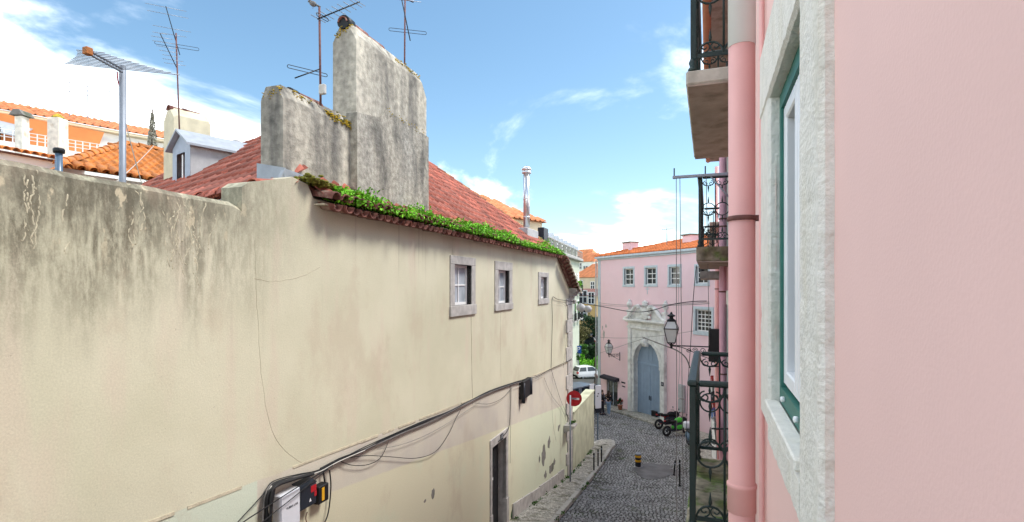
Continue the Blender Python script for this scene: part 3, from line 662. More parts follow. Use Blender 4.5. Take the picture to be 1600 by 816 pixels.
def nab(x_, y_, z_): v_ = Vector((x_, y_, z_))-NE_; return (v_.dot(ue), v_.dot(un))
tile_roof(roof, NE_, ue, un, [(-.1,0),(11.2,0),(11.2,3.9),nab(hx2, hy2, 3.72)], T_RED, 'tile_red', .265, .405, FL, keep=lambda p: nz(p) <= fz(p)+.1)
cap_line(roof, (hx0+(hx2-hx0)*.5,hy0+(hy2-hy0)*.5,2.65), (hx2,hy2,3.76), CAP_RED, .36, 'tile_red')
A_ = Vector((SR,-.14,ZEV+.02)); B_ = Vector((SF+.02,-.14,-.33)); C_ = Vector((18.0,4.36,4.45))
uv2 = (A_-B_).normalized(); ux2 = (C_-A_); ux2 = (ux2-uv2*ux2.dot(uv2)).normalized(); LB = (A_-B_).length
tile_roof(roof, B_, ux2, uv2, [(0,0),(6,0),(6,LB+2.6),(0,LB)], T_OLD, 'tile_old', .225, .33, FL, 60)
cap_line(roof, A_+Vector((-.05,.1,.05)), C_+Vector((0,0,.04)), CAP_BRN, .36, 'tile_brown')
for k, (dx, dy, dz) in enumerate(((-.05,-.17,-.06), (.10,.10,.06))):
    cap_line(roof, B_+Vector((dx,dy,dz)), A_+Vector((dx,dy,dz)), CAP_VRG, .30, 'tile_old', 'verge_tile')
    n_ = int((A_-B_).length/.30)
    if k == 0:
        for i in range(1, n_):
            p = B_+Vector((dx,dy,dz))+(A_-B_).normalized()*.30*i; MB().box(p+Vector((-.05,-.175,-.06)), p+Vector((.03,-.12,.06)), .01).build('mortar_joint', 'mortar', roof)
cap_line(roof, (SE0+.30,.14,1.17), (SE1-.30,.14,1.31), half_round('ridge_tile', .105, .42, 'tile_red'), .38, 'tile_red')
cap_line(roof, NE_+ue*.5+Vector((0,0,.02)), NE_+ue*3.4+Vector((0,0,.02)), CAP_RED, .36, 'tile_red', 'verge_tile')
# eaves course: round cover tiles over hollow ones
CVR = half_round('eave_tile', .105, .46, 'tile_red', 7, .016, .095); CV = half_round('eave_tile', .105, .46, 'tile_old', 7, .016, .095)
n = int((SR-SE1)/.212)
for i in range(n):
    s = SE1+.10+i*.212
    for (q, dz, dy, fl) in ((s, .035, -.30, 0), (s+.106, -.015, -.27, 1)):
        M = Matrix.Translation((q+random.gauss(0,.008), dy+random.gauss(0,.012), ZEV+dz-.045)) @ Matrix.Rotation(.16+random.gauss(0,.03), 4, 'X') @ Matrix.Rotation(random.gauss(0,.05)+(math.pi if fl else 0), 4, 'Y')
        place(CV, 'eave_tile', 'tile_old', roof, M)
for i in range(22):
    p_ = NE_+ue*(.35+i*.265)-Vector((PD.x,PD.y,0))*.06+Vector((0,0,-.01)); Mr = Matrix(((ue.x,PD.x,0,p_.x),(ue.y,PD.y,0,p_.y),(0,0,1,p_.z),(0,0,0,1))) @ Matrix.Rotation(.62, 4, 'X'); place(CVR, 'eave_tile', 'tile_red', roof, Mr)
MB().box((SE1+.02,-.16,ZEV-.085),(SR+.02,.1,ZEV-.06), .004).build('eave_board', 'mortar', roof)
# ---------------------------------------------------------------- chimneys
def loft(mb, secs):
    n = len(secs[0]); V = [p for s_ in secs for p in s_]
    return mb.add(V, [tuple(range(n-1,-1,-1)), tuple((len(secs)-1)*n+i for i in range(n))]+[(i*n+j, i*n+(j+1)%n, (i+1)*n+(j+1)%n, (i+1)*n+j) for i in range(len(secs)-1) for j in range(n)])
def stack(x0, x1, y0, y1, z0, zs, zr, ch, split=None):
    def sec(x, dz, ins=0): return [(x,y0+ins,z0),(x,y1-ins,z0),(x,y1-ins,zs-dz),(x,(y0+y1)/2+.10,zr-dz),(x,(y0+y1)/2-.08,zr-dz),(x,y0+ins,zs-dz)]
    mb = MB(); loft(mb, [sec(x0, ch*.35), sec(x0+.07, 0), sec(x1-.18, 0), sec(x1, ch)]); return mb
c1 = stack(5.82, 7.36, .22, .58, .9, 2.48, 2.66, .10).build('chimney', 'chimney_grey', YH); c1['label'] = 'lower grey rendered chimney'
c2m = stack(7.31, 9.68, .12, .55, .9, 3.93, 4.15, .24)
c2 = c2m.build('chimney', 'chimney_grey', YH); c2['label'] = 'taller grey rendered chimney'
MB().prism([(7.29,.09,.9),(9.72,.09,.9),(9.72,.09,2.93),(8.15,.09,3.0),(7.95,.09,2.8),(7.29,.09,2.7)], (0,.2,0)).build('lower_render', 'chimney_dark', c2)
def scatter_crust(parent, a, b, n, r, m='lichen'):
    mb = MB(); a, b = Vector(a), Vector(b)
    for _ in range(n):
        p = a.lerp(b, random.random())+Vector((random.gauss(0,.025), random.gauss(0,.02), random.gauss(0,.035))); q = r*random.uniform(.3,1.1); mb.ell(p, (q, q*.5, q*.3), 6, 3)
    tag(mb.build('lichen', m, parent), kind='stuff')
scatter_crust(c2, (7.32,.25,4.08), (7.33,.50,3.92), 120, .03); scatter_crust(c2, (8.6,.20,4.03), (9.5,.20,4.02), 200, .03)
scatter_crust(c1, (5.84,.27,2.58), (5.84,.56,2.50), 60, .028); scatter_crust(c1, (6.1,.28,2.58), (6.4,.27,2.57), 40, .028)
scatter_crust(c1, (6.75,.24,2.53), (7.33,.22,2.50), 300, .03); scatter_crust(c2, (8.2,.10,2.97), (9.6,.10,2.93), 90, .02)
CAPC = half_round('cap_tile', .10, .60, 'tile_old')
for parent_, x_, y_, z_ in ((c2, 8.35, .34, 4.12), (c2, 7.85, .34, 4.13), (c1, 6.75, .40, 2.62)): place(CAPC, 'cap_tile', 'tile_red', parent_, Matrix.Translation((x_,y_,z_)) @ Matrix.Rotation(math.pi/2, 4, 'Z'))
MB().tube([(7.28,.34,4.14),(7.46,.34,4.14)], .11, 12).build('flue_pot', 'iron_black', c2); MB().tube([(6.12,.40,2.63),(6.26,.40,2.63)], .09, 12).build('flue_pot', 'iron_black', c1)
MB().prism([(5.72,.19,1.36),(5.80,.17,1.52),(6.35,.17,1.50),(6.45,.17,1.36)], (0,.05,0)).build('flashing', 'lead', c1); MB().prism([(5.79,.17,1.36),(5.79,.62,1.36),(5.79,.62,1.62),(5.79,.17,1.53)], (.02,0,0)).build('flashing', 'lead', c1)
# cream chimney behind, dormer and vents stand on the end slope of the roof
def np_(t, r, dz=0): return P0+HD*t+PD*r+Vector((0,0,1.43+.74*r+dz))
FN = Matrix(((PD.x,HD.x,0,P0.x),(PD.y,HD.y,0,P0.y),(0,0,1,0),(0,0,0,1)))   # x up the slope, y along the eave
def q(pts): return [FN @ Vector(p) for p in pts]
def npix(px, py, t):                               # depth along the slope where a pixel's ray meets the plane y = t
    r = ray(px, py); R = FL.to_3x3().inverted() @ r; o_ = FL.inverted() @ Vector((0,0,0)); nrm = HD
    k = ((P0+HD*t)-o_).dot(nrm)/R.dot(nrm); p = o_+R*k; return ((p-P0).dot(PD), p.z)
T0 = 6.41
(ra, za), (rb, zb), (re, ze) = npix(298, 275, T0), npix(298, 224, T0), npix(392, 236, T0)
dm = MB(); wd = .95; zt = zb+.30
for t_ in (T0, T0+wd): dm.add(q([(ra,t_,za-.35),(re+.5,t_,ze-.2),(re+.3,t_,zb),(ra,t_,zb)]), [(0,1,2,3) if t_ == T0 else (3,2,1,0)])
dormer = dm.build('dormer', 'cement', YH); dormer['label'] = 'small grey roof dormer'
fm = MB(); fy0, fy1 = T0+.28, T0+.72
fm.add(q([(ra-.004,T0,za-.35),(ra-.004,fy0,za-.35),(ra-.004,fy0,zb),(ra-.004,T0,zb)]), [(0,1,2,3)]); fm.add(q([(ra-.004,fy1,za-.35),(ra-.004,T0+wd,za-.35),(ra-.004,T0+wd,zb),(ra-.004,fy1,zb)]), [(0,1,2,3)])
fm.add(q([(ra-.004,fy0,zb-.15),(ra-.004,fy1,zb-.15),(ra-.004,fy1,zb),(ra-.004,fy0,zb)]), [(0,1,2,3)]); fm.add(q([(ra-.004,T0,zb),(ra-.004,T0+wd,zb),(ra-.004,T0+wd/2,zt)]), [(0,1,2)])
fm.build('front', 'blue_grey', dormer)  # front coloured bluer and darker than the sides, as its shaded face
fb = MB(); fb.add(q([(ra+.35,fy0-.1,za-.4),(ra+.35,fy1+.1,za-.4),(ra+.35,fy1+.1,zb),(ra+.35,fy0-.1,zb)]), [(0,1,2,3)]); fb.build('opening', 'room_dark', dormer)
fs_ = MB(); fs_.prism(q([(ra+.03,fy0+.02,za-.3),(ra+.03,fy0+.07,za-.3),(ra+.03,fy0+.07,zb-.17),(ra+.03,fy0+.02,zb-.17)]), (.03,0,0)); fs_.prism(q([(ra+.03,fy0+.2,za-.3),(ra+.03,fy0+.25,za-.3),(ra+.03,fy0+.25,zb-.17),(ra+.03,fy0+.2,zb-.17)]), (.03,0,0)); fs_.build('casement', 'white_paint', dormer)
rf = MB()
for s_ in (0, 1):
    e_, m_ = (T0-.12 if s_ == 0 else T0+wd+.12), T0+wd/2; ze_ = zb-.06; rx = re+.45
    rf.prism(q([(ra-.12,e_,ze_),(rx,e_,ze_),(rx+.3,m_,zt+.03),(ra-.12,m_,zt+.03)]), (0,0,.05))
rf.build('dormer_roof', 'lead', dormer)
# cream chimney: 247..332 px wide, behind the dormer
T1 = 8.2; (r0, zt0), (r1, _) = npix(272, 165, T1), npix(330, 178, T1); zt1 = npix(272, 165, T1)[1]
cc = MB(); th = .62; yA, yB = T1, T1+th
def csec(x, dz): return q([(x,yA,2.0),(x,yB,2.0),(x,yB,zt1-.22-dz),(x,(yA+yB)/2+.1,zt1-dz),(x,(yA+yB)/2-.1,zt1-dz),(x,yA,zt1-.22-dz)])
loft(cc, [csec(r0,.06), csec(r0+.08,0), csec(r1-.05,0), csec(r1,.05)]); c3 = cc.build('chimney', 'chimney_cream', YH); c3['label'] = 'cream chimney behind the dormer'
nd = (FN.to_3x3() @ Vector((1,0,0))); d0 = q([(r0-.02,(yA+yB)/2,zt1-.04)])[0]; d1 = q([(r1-.05,(yA+yB)/2,zt1-.04)])[0]
cap_line(c3, d0, d1, CAP_OLD, .33, 'tile_old', 'cap_tile', .004)
fl = MB(); fl.prism(q([(r0-.04,yA-.03,za-.1),(r0+.5,yA-.03,za+.25),(r0+.5,yA-.03,za+.45),(r0-.04,yA-.03,za+.2)]), (0,.02,0)); fl.build('flashing', 'lead', c3)
# small square vent with a cap
(rv, zv) = npix(370, 232, 8.0); v = MB(); b = q([(rv,8.0,zv-.3)])[0]; v.box(b-Vector((.12,.12,.1)), b+Vector((.12,.12,.42))); v.box(b+Vector((-.17,-.17,.42)), b+Vector((.17,.17,.46))); v.box(b+Vector((-.08,-.08,.46)), b+Vector((.08,.08,.52)), .03); v.build('roof_vent', 'cement', YH)
# steel flue on its cement base by the far hip, and a dark slate stub beside it
def fp(px, py, d): return lwp(px, py, d)
b0 = fp(832, 384, .55); x0 = fp(820, 384, .55).x; x1 = fp(837, 384, .55).x
fl = MB().box((x0,.45,.9),(x1,.95,fp(820, 354, .45).z), .015).build('flue_base', 'cement', YH)
fx = (x0+x1)/2+.02; zt = fp(829, 266, .7).z; zb = fp(829, 353, .7).z
f2 = MB(); f2.tube([(fx,.7,zb-.1),(fx,.7,zt-.1)], .115, 18); flue = f2.build('steel_flue', 'steel', YH)
MB().lathe((fx,.7,zt-.12), [(.115,-.12),(.17,-.10),(.17,-.04),(.12,-.03),(.12,.0),(.175,.015),(.175,.08),(.11,.13),(.03,.17)], 18).build('flue_cowl', 'steel', flue)
for zz in (zb+.25, zb+.9): MB().lathe((fx,.7,zz), [(.118,-.02),(.124,-.02),(.124,.02),(.118,.02)], 18).build('flue_band', 'steel', flue)
a = fp(846, 390, .6); b = fp(853, 358, .6); MB().box((a.x,.5,.8),(b.x,.75,b.z), .01).build('slate_stub', 'plastic_navy', YH)
# ---------------------------------------------------------------- plants in the eaves
pts = []; s = SE1+.3
for _ in range(2300):
    s = random.uniform(SE1+.25, SR+.1); k = .45+.75*mnoise.noise(Vector((s*2.1, 3.3, 0))); k = max(.12, k)*(.45+.55*min(1, (s-SE1)/1.6))
    y = random.gauss(-.13,.10); h = k*random.uniform(.14,.50)
    for j in range(9): pts.append((s+random.gauss(0,.06), y+random.gauss(0,.06), ZEV+.03+h*random.random()-.05*(y < -.22)))
ep = leaves(MB(), pts, .055).build('eave_plants', 'leaf_bright', M=FL); tag(ep, 'bright green plants growing along the tiled eave of the yellow house', 'plants', kind='stuff')
pts = []
for _ in range(160):
    c = (random.uniform(q1-.35, q1+.55), random.uniform(-.38,.2)); pts += [(c[0]+random.gauss(0,.05), c[1]+random.gauss(0,.05), -.11+random.random()*.30) for _ in range(9)]
tag(leaves(MB(), pts, .06).build('cornice_plants', 'leaf_bright', M=FL), 'green plants sprouting on the stone cornice block at the house corner', 'plants', kind='stuff')
ms = MB()
for _ in range(260):
    x = random.uniform(SE1-.25, SE1+.75); ms.ell((x, -.02+random.gauss(0,.07), ZEV+.13+(.10-(x-SE1)*.13)+random.gauss(0,.02)), (.04,.04,.02), 6, 3)
mat('moss', (.17,.17,.03), .95, .3, 20, .4, 60); tag(ms.build('eave_moss', 'moss', M=FL), 'yellow green moss where the eave begins beside the rounded pier', 'moss', kind='stuff')
# ================================================================== courtyard wall left of the house
CW = MB(); ct = [(-3, .98)]+[(lw(x)[0], lw(x, y)[1]) for x, y in ((0,246),(60,258),(130,273),(200,284),(270,298),(330,309),(362,315))]+[(SE0, .88)]
for (a, za_), (b, zb_) in zip(ct, ct[1:]):
    k = max(1, int((b-a)/.12))
    for i in range(k):
        x0, x1 = a+(b-a)*i/k, a+(b-a)*(i+1)/k; t0 = za_+(zb_-za_)*i/k+.012*mnoise.noise(Vector((x0*3,0,0))); t1 = za_+(zb_-za_)*(i+1)/k+.012*mnoise.noise(Vector((x1*3,0,0)))
        CW.add([(x0,0,-9),(x1,0,-9),(x1,0,t1-.05),(x0,0,t0-.05),(x1,.05,t1),(x0,.05,t0),(x1,.28,t1),(x0,.28,t0),(x1,.33,t1-.05),(x0,.33,t0-.05),(x1,.33,-9),(x0,.33,-9)], [(0,1,2,3),(3,2,4,5),(5,4,6,7),(7,6,8,9),(9,8,10,11)], False)
cw = tag(CW.build('courtyard_wall', 'stucco', M=FL), 'tall grime streaked yellow courtyard wall adjoining the house on the left', 'wall')
s = -2.0
while s < SE0-.02:
    e = min(s+random.uniform(.2,.8), SE0-.005); w = random.uniform(.004,.014)
    MB().prism([(s,-w,ledge_z(s)-.018),(e,-w,ledge_z(e)-.018),(e,-w*.8,ledge_z(e)+.015),(s,-w*.8,ledge_z(s)+.015)], (0,w+.05,0)).build('string_course', 'mortar', cw); s = e+random.choice((.004,.004,.15))
# runs of lime that have bled out of the coping
mat('lime', (.50,.455,.325), .95, .15, 12, .3, 60)
for k in range(26):
    x = random.choice((random.uniform(5,120), random.uniform(150,345), random.uniform(270,330))); y = 246+x*.19+random.uniform(8,40); pts = [(x, y)]
    for _ in range(random.randint(3,8)): x += random.uniform(-7,7); y += random.uniform(6,20); pts.append((x, y))
    P_ = smooth_path([lwp(a, c_, .005) for a, c_ in pts], 4); MB().tube([p+Vector((random.gauss(0,.004),0,random.gauss(0,.004))) for p in P_], [random.uniform(.003,.0095) for _ in P_], 8).build('lime_run', 'lime', cw)
# garden wall beyond the corner
GW = MB(); g0 = SF+.35; g1 = lw(928)[0]; zt0, zt1 = lw(897, 645)[1], lw(927, 612)[1]
GW.prism([(g0,0,-9.6),(g1,0,-9.6),(g1,0,zt1),(g0,0,zt0)], (0,.4,0)); GW.prism([(g0,-.04,zt0),(g1,-.04,zt1),(g1,-.04,zt1+.07),(g0,-.04,zt0+.07)], (0,.48,0))
tag(GW.build('garden_wall', mat('garden_wall', (.50,.515,.37), .9, .15, 2, .3, 30, col2=(.42,.43,.30), mscale=2, streak=.4), M=FL), 'low yellow green garden wall running on from the house corner', 'wall')
# ================================================================== pink house on the right (we lean out of it)
def rwp(px, py, X):                               # where a pixel's ray meets the plane x = X
    r = ray(px, py); return r*(X/r.x)
PH = thing('pink_house', 'smooth pink rendered house filling the right edge, with a stone framed window', 'house', None, (.25, 1.0, g(1.0)))
RX = .25; RT = 3.9
wy0, wy1, wz0, wz1 = 1.58, 2.36, -.45, .74
d1 = (3.75, 4.75, -1.50, .72); d2 = (3.80, 4.95, 1.42, 3.55)
m = MB(); wall_sheet(m, -6.3, 3.0, -9.3, RT, [(-wy1,-wy0,wz0,wz1),(-d1[1],-d1[0],d1[2],d1[3]),(-d2[1],-d2[0],d2[2],d2[3])], RX)
m.v = [FR @ p for p in m.v]; m.box((RX+.6,-3,RT-.05),(9,6.3,RT)); m.box((8.8,-3,-9.3),(9,6.3,RT-.06)); m.box((RX+.002,-3.2,-9.3),(9,-3,RT-.06)); m.add([(RX,-3,RT),(RX,6.3,RT),(RX+.7,6.3,RT),(RX+.7,-3,RT)], [(0,1,2,3)])
m.build('wall', 'pink_wall', PH)
MB().box((RX-.22,-3,RT),(RX+.8,6.28,RT+.14), .03).build('cornice', 'limestone', PH)
# near window with its worn limestone surround
def wobbly(y0, y1, z0, z1, x0, x1, m_, name, parent, amp=.006, n=56, axis='z'):
    """stone block whose arrises wander, as worn dressed stone does"""
    mb = MB(); R = []
    for i in range(n+1):
        t = i/n; j = [amp*(mnoise.noise(Vector((t*7+y0*7, k*5.3, z0*3)))+.8*mnoise.noise(Vector((t*34+y0*7, k*3.3, z0)))+.7*min(0, mnoise.noise(Vector((t*60, k*2.3, y0*9))))) for k in range(4)]; b = .012
        if axis == 'z':
            z = z0+(z1-z0)*t; R.append([(x1,y0+j[0],z),(x0+b,y0+j[0],z),(x0+abs(j[1])*.5,y0+b+j[0],z),(x0+abs(j[2])*.5,y1-b+j[3],z),(x0+b,y1+j[3],z),(x1,y1+j[3],z)])
        else:
            y = y0+(y1-y0)*t; R.append([(x1,y,z0+j[0]),(x0+b,y,z0+j[0]),(x0+abs(j[1])*.5,y,z0+b+j[0]),(x0+abs(j[2])*.5,y,z1-b+j[3]),(x0+b,y,z1+j[3]),(x1,y,z1+j[3])])
    loft(mb, R); return mb.build(name, m_, parent)
w = MB(); xb = RX+.042
for a, b, c, d in ((wy0,wy0+.05,wz0,wz1),(wy1-.05,wy1,wz0,wz1),(wy0+.05,wy1-.05,wz0,wz0+.06),(wy0+.05,wy1-.05,wz1-.06,wz1)): w.box((xb-.03,a,c),(xb+.06,b,d))
win = w.build('window', 'green_paint', PH); win['label'] = 'stone framed window with white casements in a green frame'
XS = RX-.03
wobbly(1.31, wy0, wz0-.16, wz1, XS, RX+.16, 'limestone', 'jamb', win); wobbly(wy1, 2.68, wz0-.10, wz1, XS, RX+.16, 'limestone', 'jamb', win)
wobbly(1.31, 2.69, wz1, 1.02, XS-.004, RX+.16, 'limestone', 'lintel', win, axis='y'); wobbly(wy0, wy1, wz0-.17, wz0-.05, XS, RX+.16, 'limestone', 'apron', win, axis='y')
MB().box((XS-.012,wy0-.005,wz0-.034),(xb-.03,wy1+.01,wz0), .005).build('sill', 'limestone', win)
for y0, y1 in ((wy0+.055, (wy0+wy1)/2-.003), ((wy0+wy1)/2+.003, wy1-.055)):
    c = MB(); z0, z1 = wz0+.075, wz1-.065; f = .055
    for a, b, e, h in ((y0,y0+f,z0,z1),(y1-f,y1,z0,z1),(y0+f,y1-f,z0,z0+f),(y0+f,y1-f,z1-f,z1)): c.box((xb-.022,a,e),(xb+.05,b,h), .006)
    cs = c.build('casement', 'pvc_white', win); 
    MB().box((xb+.03,y0+f,z0+f),(xb+.038,y1-f,z1-f)).build('pane', 'glass_black', win)
for y in (wy1-.16, wy1-.48): MB().lathe((xb-.03, y, wz0+.035), [(.006,-.016),(.010,-.013),(.010,-.003),(.005,0)], 10, 'x').build('knob', 'pvc_white', win)
MB().box((xb+.07,wy0-.2,wz0-.2),(xb+1.0,wy1+.2,wz1+.2)).build('room', 'room_dark', win)
# downpipe beside it, with a joint collar and the thin conduit behind
DP = MB().tube([(.155,2.92,-7.5),(.155,2.92,1.22)], .062, 24); dp = DP.build('downpipe', 'pink_pipe', PH)
MB().tube([(.155,2.92,1.18),(.155,2.92,3.9)], .064, 24).build('upper_pipe', 'white_paint', dp)
for z in (.33, -2.6): MB().lathe((.155,2.92,z), [(.063,-.012),(.069,-.01),(.069,.01),(.063,.012)], 24).build('pipe_clamp', 'rust_metal', dp); MB().box((.215,2.89,z-.012),(.26,2.95,z+.012)).build('pipe_bracket', 'rust_metal', dp)
for z in (-1.05,-4.2): MB().lathe((.155,2.92,z), [(.0625,-.07),(.067,-.065),(.067,.05),(.070,.055),(.070,.07),(.0625,.075)], 24).build('pipe_socket', 'pink_pipe', dp)
MB().tube([(.232,2.76,-7.5),(.232,2.76,3.85)], .012, 8).build('conduit', 'pink_pipe', PH)
MB().prism([(.10,2.98,1.9),(.13,2.98,2.7),(.16,2.98,2.7),(.13,2.98,1.9)], (0,.05,0)).build('rain_board', 'terracotta', PH)
# balconies: slab, posts, rails and scrolled panels
def spiral(c, r, turns, ex, ez, a0=0, n=16, sx=1):
    return [Vector(c)+Vector(ex)*(sx*r*(1-.75*i/n)*math.cos(a0+turns*2*math.pi*i/n))+Vector(ez)*(r*(1-.75*i/n)*math.sin(a0+turns*2*math.pi*i/n)) for i in range(n+1)]
def rail_panel(parent, o, ex, L, H, n, m, r=.007, low=.10, top=True):
    """ornamental panel from o along ex: bars, hanging half rings, crossed rings and small scrolls"""
    o, ex, ez = Vector(o), Vector(ex), Vector((0,0,1)); p = L/n
    for i in range(n+1):
        if 0 < i < n: MB().tube([o+ex*p*i+ez*low, o+ex*p*i+ez*H], r*1.1, 6).build('baluster', m, parent)
    for i in range(n):
        c = o+ex*(p*(i+.5)); rr = p*.49
        MB().tube(arc(c+ez*(H-.01), rr, math.pi, 2*math.pi, 10, ex, ez), r, 6).build('half_ring', m, parent)
        MB().tube(arc(c+ez*(H*.55), rr, 0, 2*math.pi, 20, ex, ez, 1)[:-1], r, 6, closed=True).build('ring', m, parent)
        MB().tube(arc(c+ez*(low+.0), rr, 0, math.pi, 10, ex, ez), r, 6).build('half_ring', m, parent)
        for z, s in ((H-.01-rr, -1), (H*.55-rr, -1), (H*.55+rr, 1), (low+rr, 1)):
            f = MB(); q0 = c+ez*z; f.tube([q0, q0+ez*s*.025, q0+ez*s*.04, q0+ez*s*.085], [.006,.012,.009,.002], 6); f.build('finial', m, parent)
        sc = MB(); sc.tube(spiral(c+ez*(H-.06)-ex*p*.2, .035, 1.2, ex, ez, math.pi/2), r*.7, 5); sc.tube(spiral(c+ez*(H-.06)+ex*p*.2, .035, 1.2, ex, ez, math.pi/2, sx=-1), r*.7, 5)
        sc.tube(spiral(c+ez*(low+.05)-ex*p*.2, .035, 1.2, ex, ez, -math.pi/2), r*.7, 5); sc.tube(spiral(c+ez*(low+.05)+ex*p*.2, .035, 1.2, ex, ez, -math.pi/2, sx=-1), r*.7, 5); sc.build('scroll', m, parent)
    MB().box(*[(lambda a, b: (a, b))(o+ex*0+Vector((-.006,-.006,low-.014)), o+ex*L+Vector((.006,.006,low+.012)))][0]).build('bottom_rail', m, parent)
def balcony(label, xo, y0, y1, zs, th, H, m, slabm, nseg=1, nlong=4, under='slab_under', group=None, big=True):
    """slab outer edge at x = xo, near end y0, far end y1, slab top zs; its things stand free of the wall sheet"""
    t = thing('balcony', label, 'balcony', None, ((xo+RX)/2, (y0+y1)/2, zs-th), group)
    n = 4; 
    for i in range(n):
        a, b = y0+(y1-y0)*i/n, y0+(y1-y0)*(i+1)/n; MB().box((xo+.0,a+.003,zs-th+.012),(RX+.06,b-.003,zs), .01).build('slab_stone', slabm, t)
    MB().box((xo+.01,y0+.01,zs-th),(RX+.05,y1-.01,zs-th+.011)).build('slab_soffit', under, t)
    e = .03; xi = xo+.045
    for y in (y0+.04, y1-.04):
        MB().box((xi-.018,y-.018,zs),(xi+.018,y+.018,zs+H-.04), .003).build('post', m, t)
        MB().lathe((xi,y,zs), [(.034,0),(.034,.02),(.022,.035),(.03,.06),(.02,.085)], 10).build('post_foot', m, t)
    tr = MB(); tr.box((xi-.03,y0+.01,zs+H-.04),(xi+.03,y1-.01,zs+H), .012); tr.build('handrail', m, t)
    for y in (y0+.04, y1-.04): MB().box((xi+.032,y-.022,zs+H-.038),(RX,y+.022,zs+H-.002), .012).build('handrail', m, t); rail_panel(t, (xi+.02, y, zs), (1,0,0), RX-xi-.02, H-.04, nseg*2, m, low=.10)
    if big: rail_panel(t, (xi, y0+.06, zs), (0,1,0), y1-y0-.12, H-.04, nlong, m)
    return t
def french_door(parent, y0, y1, z0, z1, x=RX):
    d = MB(); xb = x+.16
    for a, b in ((y0+.01,(y0+y1)/2-.004),((y0+y1)/2+.004,y1-.01)):
        for c in ((a,a+.06,z0,z1),(b-.06,b,z0,z1),(a+.06,b-.06,z0,z0+.4),(a+.06,b-.06,z1-.06,z1)): d.box((xb,c[0],c[2]),(xb+.05,c[1],c[3]))
    o = d.build('balcony_door', 'green_paint', parent)
    MB().box((xb+.02,y0+.03,z0+.3),(xb+.028,y1-.03,z1-.04)).build('pane', 'glass_dark', o); MB().box((xb+.06,y0-.1,z0-.1),(xb+.9,y1+.1,z1+.1)).build('room', 'room_dark', o)
    for a, b in ((y0-.2,y0),(y1,y1+.2)): MB().box((x-.025,a,z0),(x+.158,b,z1), .01).build('jamb', 'limestone', o)
    MB().box((x-.03,y0-.2,z1),(x+.158,y1+.2,z1+.22), .01).build('lintel', 'limestone', o)
french_door(PH, *d1); french_door(PH, *d2)
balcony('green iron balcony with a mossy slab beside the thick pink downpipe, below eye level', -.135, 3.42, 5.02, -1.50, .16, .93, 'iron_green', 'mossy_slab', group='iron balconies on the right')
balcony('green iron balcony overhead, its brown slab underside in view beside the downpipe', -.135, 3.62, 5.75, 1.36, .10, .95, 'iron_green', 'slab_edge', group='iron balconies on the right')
# ---------------------------------------------------------------- the row of houses further down on the right
RH = thing('terraced_house', 'narrow mauve pink house beyond the near balconies, with downpipes and a balcony', 'house', None, (.30, 9, g(9)))
m = MB(); X2 = .29; yA_, yB_ = 6.32, 15.5; dd = [(8.0,9.2,.52,2.8),(8.1,9.2,-2.5,-.3),(11.6,12.7,-2.5,-.3),(11.6,12.7,.30,2.6),(9.9,10.9,-6.2,-3.6)]
wall_sheet(m, -yB_, -yA_, -9.5, 3.3, [(-b,-a,c,d) for a, b, c, d in dd], X2); m.v = [FR @ p for p in m.v]; m.add([(X2,yA_,3.3),(X2,yB_,3.3),(9,yB_,3.3),(9,yA_,3.3)], [(0,1,2,3)]); m.box((8.8,yA_,-9.5),(9,yB_,3.3)); m.box((X2,yB_-.1,-9.5),(8.8,yB_,3.3))
m.build('wall', mat('mauve_wall', (.70,.40,.46), .85, .08, 1, .15, 50, col2=(.58,.34,.38), mscale=1.2, streak=.3), RH)
for a in dd: french_door(RH, *a, x=X2)
MB().box((X2-.28,yA_,3.30),(X2+.6,yB_,3.40), .02).build('eave', 'slab_under', RH); MB().tube([(X2-.30,yA_,3.34),(X2-.30,yB_,3.34)], .06, 10).build('gutter', 'terracotta', RH)
for (px, w_, rr, nm, zt) in ((1130, 8.6, .056, 'mauve_pipe', 3.3), (1106.5, 15.2, .05, 'pink_pipe', 3.3)):
    p = at(px, 446, w_); pp = MB().tube([(X2-.075,p.y,-9),(X2-.075,p.y,zt)], rr, 14).build('downpipe', nm, RH)
    for z in (1.05,.93,-.1,-1.4,-4): MB().lathe((X2-.075,p.y,z), [(rr+.001,-.012),(rr+.007,-.01),(rr+.007,.01),(rr+.001,.012)], 14).build('pipe_clamp', 'rust_metal', pp)
for px, w_ in ((1120.5, 9.6), (1117, 11)): p = at(px, 446, w_); MB().tube([(X2-.03,p.y,-9),(X2-.03,p.y,-1.0)], .025, 8).build('conduit', 'cable_black', RH)
balcony('iron balcony with a moss edged slab beyond the second downpipe', -.15, 7.45, 10.6, .50, .2, .92, 'iron_green', 'mossy_slab', nlong=6, group='iron balconies on the right')
balcony('furthest iron balcony slab, just under the moss edged one', -.16, 11.4, 13.2, .28, .16, .9, 'iron_black', 'stone_dark', group='iron balconies on the right')
RH2 = thing('terraced_house', 'furthest pink house of the right row, where the wall lantern hangs', 'house', None, (.32, 22, g(22)))
m = MB(); yA_, yB_ = 15.5, 32.4; dd = [(17.2,18.4,-8.0,-5.2),(20.0,21.1,-4.8,-2.9),(24,25.1,-4.8,-2.9),(21.5,22.7,-8.3,-5.8),(17.2,18.3,-4.6,-2.4)]  # unseen far end lengthened to keep sun off the street
wall_sheet(m, -yB_, -yA_, -10, 1.6, [(-b,-a,c,d) for a, b, c, d in dd], .30); m.v = [FR @ p for p in m.v]; m.add([(.3,yA_,1.6),(.3,yB_,1.6),(9,yB_,1.6),(9,yA_,1.6)], [(0,1,2,3)]); m.box((8.8,yA_,-10),(9,yB_,1.6)); m.box((.3,yB_-.1,-10),(8.8,yB_,1.6))
m.build('wall', 'gate_pink', RH2)
for a in dd: french_door(RH2, *a, x=.30)
MB().box((.02,yA_,1.6),(.9,yB_,1.7), .02).build('eave', 'slab_under', RH2)
